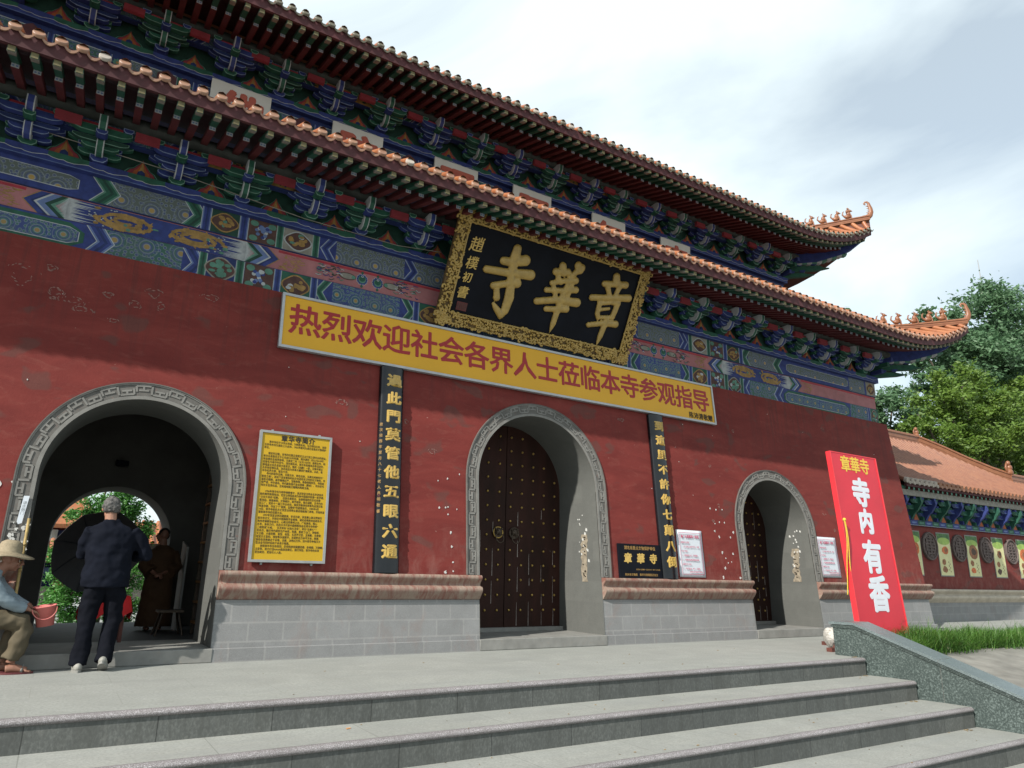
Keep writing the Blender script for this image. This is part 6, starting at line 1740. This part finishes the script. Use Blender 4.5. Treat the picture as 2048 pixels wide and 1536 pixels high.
# ================================================================== PEOPLE
M['skin'] = paint("skin", (0.30, 0.155, 0.105), .55, .12, 9, .05)
M['skin_tan'] = paint("tanned_skin", (0.22, 0.105, 0.070), .55, .15, 9, .05)
M['grey_hair'] = paint("grey_hair", (0.085, 0.082, 0.078), .7, .6, 45, .5)
M['black_hair'] = paint("black_hair", (0.012, 0.011, 0.010), .6, .4, 30, .4)
M['navy_cloth'] = paint("navy_jacket_cloth", (0.0058, 0.0072, 0.0125), .9, .2, 7, .15, spec=.08)
M['navy_trouser'] = paint("navy_trouser_cloth", (0.0050, 0.0058, 0.0092), .9, .25, 7, .15, spec=.08)
M['shoe_grey'] = paint("grey_shoe", (0.24, 0.235, 0.21), .6, .25, 18, .1)
M['khaki'] = paint("khaki_cloth", (0.075, 0.060, 0.036), .85, .25, 6, .2)
M['straw'] = paint("straw_hat", (0.25, 0.205, 0.135), .8, .2, 40, .4)
M['bucket_pink'] = paint("salmon_plastic", (0.55, 0.165, 0.15), .4, .06, 3, .0)
M['robe'] = paint("saffron_brown_robe", (0.060, 0.028, 0.011), .85, .25, 4, .1)
M['umbrella'] = paint("umbrella_cloth", (0.006, 0.006, 0.007), .6, .2, 6, .02)
def stripes():
    m, t_, b = new_mat("striped_shirt"); q = NT(t_)
    wv = q.add("ShaderNodeTexWave", Scale=26.0, Distortion=.8); wv.bands_direction = 'Z'; q.l.new(q.pos((.5, .5, 1)), wv.inputs["Vector"])
    col = q.ramp(wv.outputs["Fac"], [(0.35, (0.135, 0.18, 0.215)), (0.65, (0.21, 0.26, 0.29))])
    t_.links.new(col, b.inputs["Base Color"]); b.inputs["Roughness"].default_value = .85; return m
M['shirt'] = stripes()
def fuse(mb, name, parent=None, voxel=.010, it=5, mat=None, wrinkle=0.0):
    if wrinkle: pass
    o = mb.build(name, parent, mat)
    r_ = o.modifiers.new("fuse", 'REMESH'); r_.mode = 'VOXEL'; r_.voxel_size = voxel; r_.use_smooth_shade = True
    s_ = o.modifiers.new("soften", 'SMOOTH'); s_.iterations = it; s_.factor = .5
    if wrinkle:
        tx = bpy.data.textures.new("folds", 'CLOUDS'); tx.noise_scale = .11; tx.noise_depth = 1
        d = o.modifiers.new("folds", 'DISPLACE'); d.texture = tx; d.strength = wrinkle; d.mid_level = .5; d.texture_coords = 'GLOBAL'
    return o
def head(mb, c, f, r, mat, tilt=0.0):
    """head with jaw, nose, brow, lips and ears; c centre, f facing angle about z, r half height"""
    rot = Matrix.Rotation(f, 4, 'Z') @ Matrix.Rotation(tilt, 4, 'X')
    def at(x, y, z): return Vector(c) + rot @ Vector((x, y, z)) * (r / .115)
    def bl(p, rr_, n=12): mb.ball(at(*p), tuple(v_ * r / .115 for v_ in rr_), mat, n, 8)
    bl((0, -.012, .022), (.076, .092, .092)); bl((0, .022, -.035), (.060, .062, .078)); bl((0, .062, -.082), (.026, .022, .022))
    mb.tube([at(0, .085, .022), at(0, .112, -.018), at(0, .094, -.028)], [.010, .017, .012], mat, 8)
    for e in (-1, 1):
        bl((e * .078, -.008, -.008), (.010, .020, .030), 8); bl((e * .030, .078, .028), (.022, .012, .010), 8); bl((e * .038, .066, -.022), (.020, .016, .018), 8)
    bl((0, .086, -.048), (.022, .010, .007), 8); bl((0, .084, -.060), (.019, .010, .006), 8)
    return at
def hand(mb, wrist, d, up, mat, curl=.8, s=1.0, side=1):
    """palm, four unequal bent fingers and a thumb from the side of the palm"""
    d = Vector(d).normalized(); up = Vector(up).normalized(); sd = d.cross(up).normalized() * side; up = sd.cross(d).normalized() * side
    w_ = Vector(wrist)
    for k in range(4): mb.tube([w_ + sd * (.012 * (k - 1.5)) * s, w_ + (d * .085 + sd * (.019 * (k - 1.5))) * s], [.017 * s, .013 * s], mat, 8)
    for k, L_ in enumerate((.068, .078, .073, .056)):
        b = w_ + (d * .085 + sd * (.020 * (k - 1.5))) * s; a_ = curl * .5
        p1 = b + (d * math.cos(a_) - up * math.sin(a_)) * L_ * .45 * s; a_ += curl * .7
        p2 = p1 + (d * math.cos(a_) - up * math.sin(a_)) * L_ * .32 * s; a_ += curl * .6
        p3 = p2 + (d * math.cos(a_) - up * math.sin(a_)) * L_ * .25 * s
        mb.tube([b, p1, p2, p3], [.0098 * s, .0090 * s, .0082 * s, .0062 * s], mat, 8)
    b = w_ + (d * .025 - sd * .030) * s
    p1 = b + (d * .035 - sd * .022 - up * .012) * s; p2 = p1 + (d * .030 - sd * .002 - up * .018) * s
    mb.tube([w_ + (d * .01 - sd * .014) * s, b, p1, p2], [.015 * s, .013 * s, .0105 * s, .008 * s], mat, 8)
def eyes(parent, at, r):
    mb = MB()
    for e in (-1, 1): mb.ball(at(e * .030, .080, .014), .0075 * r / .115, 'black_hair', 8, 6)
    mb.build("eye", parent)

# --- man walking up to the arch, seen from behind, umbrella held in front of him
base = Matrix.Translation((.475, -.265, 0)) @ Matrix.Rotation(-.06, 4, 'Z')
mb = MB()
at = head(mb, (-.055, .03, 1.585), .10, .115, 'skin', -.12)
mb.tube([(-.03, .0, 1.38), (-.045, .01, 1.47), (-.052, .015, 1.53)], [.062, .055, .056], 'skin', 12)
mb.loft([(0, 0, .88, .15, .10), (0, 0, 1.05, .155, .10), (-.01, 0, 1.25, .18, .10), (-.02, 0, 1.38, .16, .08), (-.03, 0, 1.43, .08, .06)], 'skin')
for sx, kn, an in ((-1, (-.105, .02, .49), (-.115, -.01, .10)), (1, (.120, .07, .49), (.085, -.06, .135))):
    mb.tube([(sx * .085, 0, .90), kn, an], [.085, .058, .042], 'skin', 10)
    mb.tube([an, (an[0], an[1] + .03, an[2] - .04), (an[0], an[1] + .13, .055 if sx < 0 else .045)], [.042, .042, .030], 'skin', 8)
arms = {1: [(.185, 0, 1.37), (.335, .04, 1.12), (.17, .27, 1.13)], -1: [(-.205, 0, 1.37), (-.235, .12, 1.13), (-.06, .33, 1.12)]}
for sx in (1, -1):
    a_ = arms[sx]; mb.tube(a_, [.050, .040, .028], 'skin', 10)
hand(mb, (.17, .27, 1.13), (-.8, .5, .05), (0, 0, 1), 'skin', 1.0); hand(mb, (-.06, .33, 1.12), (.7, .6, .1), (0, 0, 1), 'skin', 1.0, side=-1)
man = fuse(mb, "person", None, .0065, 3); man.matrix_world = base
tag(man, "grey haired man in a dark jacket walking towards the left arch, seen from behind", "person")
eyes(man, at, .115)
mb = MB()
mb.loft([(.005, .0, .79, .215, .140), (.005, .0, .80, .222, .146), (.0, 0, .95, .215, .142), (.0, .0, 1.10, .212, .140), (-.005, 0, 1.25, .222, .138), (-.012, -.005, 1.34, .215, .122), (-.02, -.005, 1.40, .165, .098), (-.03, -.002, 1.44, .088, .075), (-.035, .004, 1.475, .072, .070), (-.035, .004, 1.48, .066, .064)], 'navy_cloth', 24)
mb.tube([(.165, -.005, 1.355), (.26, .015, 1.25), (.335, .04, 1.115), (.26, .15, 1.11), (.185, .25, 1.125)], [.080, .080, .070, .060, .054], 'navy_cloth', 12)
mb.tube([(-.185, -.005, 1.355), (-.225, .05, 1.24), (-.24, .12, 1.12), (-.16, .23, 1.11), (-.085, .31, 1.12)], [.080, .080, .070, .060, .054], 'navy_cloth', 12)
o = fuse(mb, "jacket", man, .011, 4, None, .040)
mb = MB()
mb.loft([(0, .0, .78, .155, .115), (0, .0, .90, .165, .12), (0, 0, .98, .16, .115)], 'navy_trouser', 20)
mb.tube([(-.075, 0, .86), (-.098, .02, .68), (-.108, .022, .48), (-.115, .005, .28), (-.118, -.015, .055)], [.105, .098, .082, .078, .082], 'navy_trouser', 14)
mb.tube([(.080, 0, .86), (.108, .045, .68), (.118, .07, .48), (.105, .02, .28), (.090, -.055, .085)], [.105, .098, .084, .078, .080], 'navy_trouser', 14)
o = fuse(mb, "trousers", man, .011, 4, None, .036)
mb = MB(); rh = random.Random(3)
rot = Matrix.Rotation(.10, 4, 'Z')
for k in range(150):
    u_ = Vector((rh.gauss(0, 1), rh.gauss(0, 1), rh.gauss(.25, 1))).normalized()
    if u_.y > .25 and u_.z < .55: continue
    if u_.z < -.62: continue
    c = Vector((-.055, .02, 1.607)) + rot @ Vector((u_.x * .076, u_.y * .090, u_.z * .094)); mb.ball(c, rh.uniform(.012, .020), 'grey_hair', 8, 5)
mb.ball((-.055, .015, 1.612), (.079, .092, .092), 'grey_hair', 16, 10)
fuse(mb, "hair", man, .006, 1)
def shoe(p, yaw, pitch, toe=.0):
    m_ = Matrix.Translation(p) @ Matrix.Rotation(yaw, 4, 'Z') @ Matrix.Rotation(pitch, 4, 'X')
    mb = MB(); mb.ball((0, .0, .045), (.042, .062, .045), 'shoe_grey', 12, 8); mb.ball((0, .10, .035), (.046, .085, .035), 'shoe_grey', 12, 8); mb.ball((0, .05, .035), (.043, .09, .035), 'shoe_grey', 12, 8)
    o = fuse(mb, "shoe", man, .007, 2); o.matrix_local = m_
    mb = MB(); pl = [(.044 * math.cos(2 * PI * k / 20) * (1 + .1 * math.sin(2 * PI * k / 20)), .055 + .128 * math.sin(2 * PI * k / 20)) for k in range(20)]
    mb.loc(pl, 0, .022, 'sill'); s_ = mb.build("sole", o)
    return o
shoe((-.118, -.06, 0), .12, 0); shoe((.088, -.115, .055), -.10, -.42)
# umbrella
um = base @ Matrix.Translation((-.165, .42, 1.20)) @ Matrix.Rotation(.35, 4, 'Z') @ Matrix.Rotation(-1.25, 4, 'X') @ Matrix.Rotation(.22, 4, 'Z')
t = thing("umbrella", "open black umbrella held low in front of the walking man", "umbrella", um)
mb = MB(); vs = [(0, 0, .0)]; rings = 5
for j in range(1, rings + 1):
    for k in range(16):
        rr_ = .45 * j / rings * (1 if k % 2 == 0 else .95); a_ = 2 * PI * k / 16
        vs.append((rr_ * math.cos(a_), rr_ * math.sin(a_), -.16 * (j / rings) ** 1.9 - (.0 if k % 2 == 0 else -.006)))
fs = [(0, 1 + k, 1 + (k + 1) % 16) for k in range(16)] + [(1 + (j - 1) * 16 + k, 1 + j * 16 + k, 1 + j * 16 + (k + 1) % 16, 1 + (j - 1) * 16 + (k + 1) % 16) for j in range(1, rings) for k in range(16)]
mb.add(vs, fs, 'umbrella'); o = mb.build("canopy", t); so_ = o.modifiers.new("thickness", 'SOLIDIFY'); so_.thickness = .002
mb = MB(); mb.tube([(0, 0, .05), (0, 0, -.48)], .006, 'bronze', 8); mb.tube([(0, 0, -.48), (0, 0, -.58)], .012, 'black_lacquer', 8); mb.build("shaft", t)
for k in range(8):
    a_ = 2 * PI * k / 8; mb = MB(); mb.tube([(.44 * math.cos(a_) * j / 4, .44 * math.sin(a_) * j / 4, -.006 - .16 * (j / 4) ** 1.9) for j in range(5)], .003, 'black_lacquer', 5); mb.build("rib", t)

# --- man seated at the left edge with a hat and a bucket
mb = MB()
at = head(mb, (-.285, -.16, 1.050), -PI / 2 + .05, .112, 'skin_tan', -.30)
mb.tube([(-.40, -.16, .90), (-.35, -.16, .96), (-.315, -.16, 1.0)], [.062, .054, .055], 'skin_tan', 12)
mb.loft([(-.60, -.17, .46, .12, .15), (-.57, -.17, .62, .11, .145), (-.50, -.17, .78, .11, .16), (-.44, -.165, .88, .09, .15), (-.41, -.16, .92, .07, .08)], 'skin_tan')
for y0, kn, an in ((-.26, (-.075, -.235, .465), (-.135, -.245, .10)), (-.10, (-.125, -.09, .465), (-.215, -.10, .10))):
    mb.tube([(-.58, y0, .48), kn, an], [.080, .058, .040], 'skin_tan', 10)
    mb.tube([(an[0] - .03, an[1], .045), (an[0] + .03, an[1], .055), (an[0] + .14, an[1] - .01, .032)], [.036, .040, .028], 'skin_tan', 10)
    for k in range(5): mb.tube([(an[0] + .13, an[1] - .036 + .018 * k, .026), (an[0] + .185 - .008 * abs(k - 1.5), an[1] - .04 + .020 * k, .020)], [.012, .009], 'skin_tan', 6)
mb.tube([(-.46, -.33, .865), (-.30, -.34, .70), (-.075, -.235, .585)], [.050, .040, .028], 'skin_tan', 10)
mb.tube([(-.42, .0, .865), (-.26, -.03, .71), (-.06, -.08, .60)], [.048, .040, .028], 'skin_tan', 10)
hand(mb, (-.075, -.235, .585), (.80, .30, -.35), (.3, 0, 1), 'skin_tan', .75); hand(mb, (-.06, -.08, .60), (.8, -.2, -.3), (.3, 0, 1), 'skin_tan', .9, side=-1)
sit = fuse(mb, "person", None, .0065, 3)
sit.location.x = -.07
tag(sit, "seated man in a sun hat and striped shirt holding out a pink bucket", "person")
eyes(sit, at, .112)
mb = MB()
mb.loft([(-.61, -.17, .43, .165, .20), (-.60, -.17, .55, .16, .195), (-.56, -.17, .68, .150, .19), (-.50, -.17, .80, .140, .20), (-.455, -.165, .875, .115, .185), (-.425, -.16, .915, .085, .11), (-.395, -.16, .945, .072, .072)], 'shirt', 22)
mb.tube([(-.455, -.315, .855), (-.37, -.345, .775), (-.29, -.345, .685), (-.19, -.30, .63), (-.105, -.25, .595)], [.084, .076, .064, .054, .048], 'shirt', 12)
mb.tube([(-.42, -.01, .855), (-.33, -.01, .775), (-.25, -.03, .70), (-.16, -.055, .64), (-.09, -.075, .605)], [.080, .072, .062, .052, .046], 'shirt', 12)
fuse(mb, "shirt", sit, .010, 4, None, .034)
mb = MB()
mb.ball((-.60, -.17, .46), (.17, .20, .10), 'khaki', 18, 10)
mb.tube([(-.60, -.26, .49), (-.35, -.255, .49), (-.085, -.235, .465), (-.075, -.235, .38), (-.11, -.245, .22), (-.14, -.245, .135)], [.105, .098, .082, .084, .082, .080], 'khaki', 14)
mb.tube([(-.60, -.09, .49), (-.36, -.09, .49), (-.135, -.09, .465), (-.135, -.09, .38), (-.185, -.095, .22), (-.215, -.10, .135)], [.105, .098, .082, .084, .080, .078], 'khaki', 14)
fuse(mb, "trousers", sit, .010, 4, None, .036)
# hat
hm = Matrix.Translation((-.315, -.16, 1.108)) @ Matrix.Rotation(-.05, 4, 'X') @ Matrix.Rotation(.10, 4, 'Y')
mb = MB(); n = 36; prof = [(.0, .125), (.055, .122), (.088, .098), (.100, .055), (.104, .010), (.135, -.006), (.178, -.032), (.205, -.050), (.203, -.056), (.175, -.040), (.132, -.016), (.100, -.004)]
vs = []; fs = []
for j, (r_, z) in enumerate(prof):
    for k in range(n):
        a_ = 2 * PI * k / n; dr = .018 * math.sin(a_ * 2 + .6) * (r_ > .12) - .0; dz = (.020 * math.cos(a_) + .012 * math.sin(3 * a_)) * max(0, r_ - .11) / .09
        vs.append(((r_ + dr) * math.cos(a_) * 1.02, (r_ + dr) * math.sin(a_), z + dz))
for j in range(len(prof) - 1): fs += [(j * n + k, j * n + (k + 1) % n, (j + 1) * n + (k + 1) % n, (j + 1) * n + k) for k in range(n)]
mb.add(vs, fs, 'straw', True); hat = mb.build("hat", sit); hat.matrix_local = hm
mb = MB()
for an in ((-.135, -.245), (-.215, -.10)):
    pl = [(an[0] + .065 + .135 * math.cos(2 * PI * k / 20), an[1] - .004 + .048 * math.sin(2 * PI * k / 20)) for k in range(20)]
    mb.loc(pl, .001, .018, 'seal_red')
    mb.tube([(an[0] + .10, an[1] - .05, .02), (an[0] + .11, an[1], .062), (an[0] + .10, an[1] + .045, .02)], [(.010, .022)] * 3, 'sill', 8)
mb.build("sandal", sit)
# bucket
bm = Matrix.Translation((.022, -.155, .425)) @ Matrix.Rotation(-.16, 4, 'Y') @ Matrix.Rotation(.10, 4, 'X')
t = thing("bucket", "salmon pink plastic bucket held out by the seated man", "bucket", bm)
mb = MB(); n = 32; prof = [(.0, .004), (.074, .0), (.097, .185), (.103, .187), (.103, .193), (.094, .192), (.071, .010), (.0, .012)]
vs = []; fs = []
for r_, z in prof:
    for k in range(n): vs.append((r_ * math.cos(2 * PI * k / n), r_ * math.sin(2 * PI * k / n) * .85, z))
for j in range(len(prof) - 1): fs += [(j * n + k, j * n + (k + 1) % n, (j + 1) * n + (k + 1) % n, (j + 1) * n + k) for k in range(n)]
mb.add(vs, fs, 'bucket_pink', True); mb.build("pail", t)
mb = MB(); mb.tube([(-.100 * math.cos(a_), -.088 - .006, .185 - .001 - .095 * math.sin(a_)) if False else (-.102 * math.cos(a_), -.090 - .004 * math.sin(a_), .180 - .105 * math.sin(a_)) for a_ in [PI * k / 14 for k in range(15)]], .0045, 'bucket_pink', 6); mb.build("handle", t)
t = thing("stool", "red plastic stool under the seated man at the left edge", "stool", Matrix.Translation((-.69, -.17, 0)))
mb = MB(); mb.box(-.15, .15, -.15, .15, .385, .405, 'cloth_red'); mb.build("seat", t, bevel=.008)
for sx in (-1, 1):
    for sy in (-1, 1):
        mb = MB(); mb.hexa([(sx * .16 - .02, sy * .16 - .02, 0), (sx * .16 + .02, sy * .16 - .02, 0), (sx * .16 + .02, sy * .16 + .02, 0), (sx * .16 - .02, sy * .16 + .02, 0), (sx * .12 - .025, sy * .12 - .025, .384), (sx * .12 + .025, sy * .12 - .025, .384), (sx * .12 + .025, sy * .12 + .025, .384), (sx * .12 - .025, sy * .12 + .025, .384)], 'cloth_red'); mb.build("leg", t)

# --- robed person standing in the passage
mb = MB()
at = head(mb, (-.02, .0, 1.36), 1.15, .105, 'skin_tan')
mb.tube([(0, 0, 1.18), (-.01, 0, 1.30)], [.055, .050], 'skin_tan', 10)
mb.loft([(0, 0, .08, .12, .10), (0, 0, .7, .13, .10), (0, 0, 1.1, .16, .10), (0, 0, 1.2, .08, .06)], 'skin_tan')
mb.tube([(.17, .02, 1.14), (.20, .02, .90), (.02, -.16, .80)], [.045, .038, .028], 'skin_tan', 8); mb.tube([(-.17, .0, 1.14), (-.22, -.06, .90), (-.08, -.18, .80)], [.045, .038, .028], 'skin_tan', 8)
hand(mb, (.02, -.16, .80), (-.7, -.6, -.1), (0, 0, 1), 'skin_tan', .8); hand(mb, (-.08, -.18, .80), (.6, -.6, -.2), (0, 0, 1), 'skin_tan', .8, side=-1)
for sx in (-1, 1): mb.ball((sx * .08, -.03, .03), (.045, .11, .03), 'skin_tan', 10, 6)
monk = fuse(mb, "person", None, .008, 3); monk.matrix_world = Matrix.Translation((1.36, 3.25, .12))
tag(monk, "dark haired person in a brown orange robe standing inside the passage", "person")
eyes(monk, at, .105)
mb = MB()
mb.loft([(0, 0, .06, .24, .20), (0, 0, .4, .21, .17), (0, 0, .8, .19, .145), (0, 0, 1.0, .20, .14), (0, 0, 1.12, .19, .12), (0, 0, 1.18, .12, .09), (0, 0, 1.22, .075, .07)], 'robe', 20)
mb.tube([(.15, .01, 1.12), (.22, .02, .92), (.10, -.10, .82)], [.075, .095, .115], 'robe', 12); mb.tube([(-.15, .0, 1.12), (-.23, -.05, .92), (-.13, -.14, .82)], [.075, .095, .11], 'robe', 12)
fuse(mb, "robe", monk, .012, 4, None, .03)
mb = MB(); mb.ball((-.01, .012, 1.40), (.082, .088, .075), 'black_hair', 14, 9); mb.ball((.0, .04, 1.36), (.074, .07, .07), 'black_hair', 12, 8); fuse(mb, "hair", monk, .008, 2)
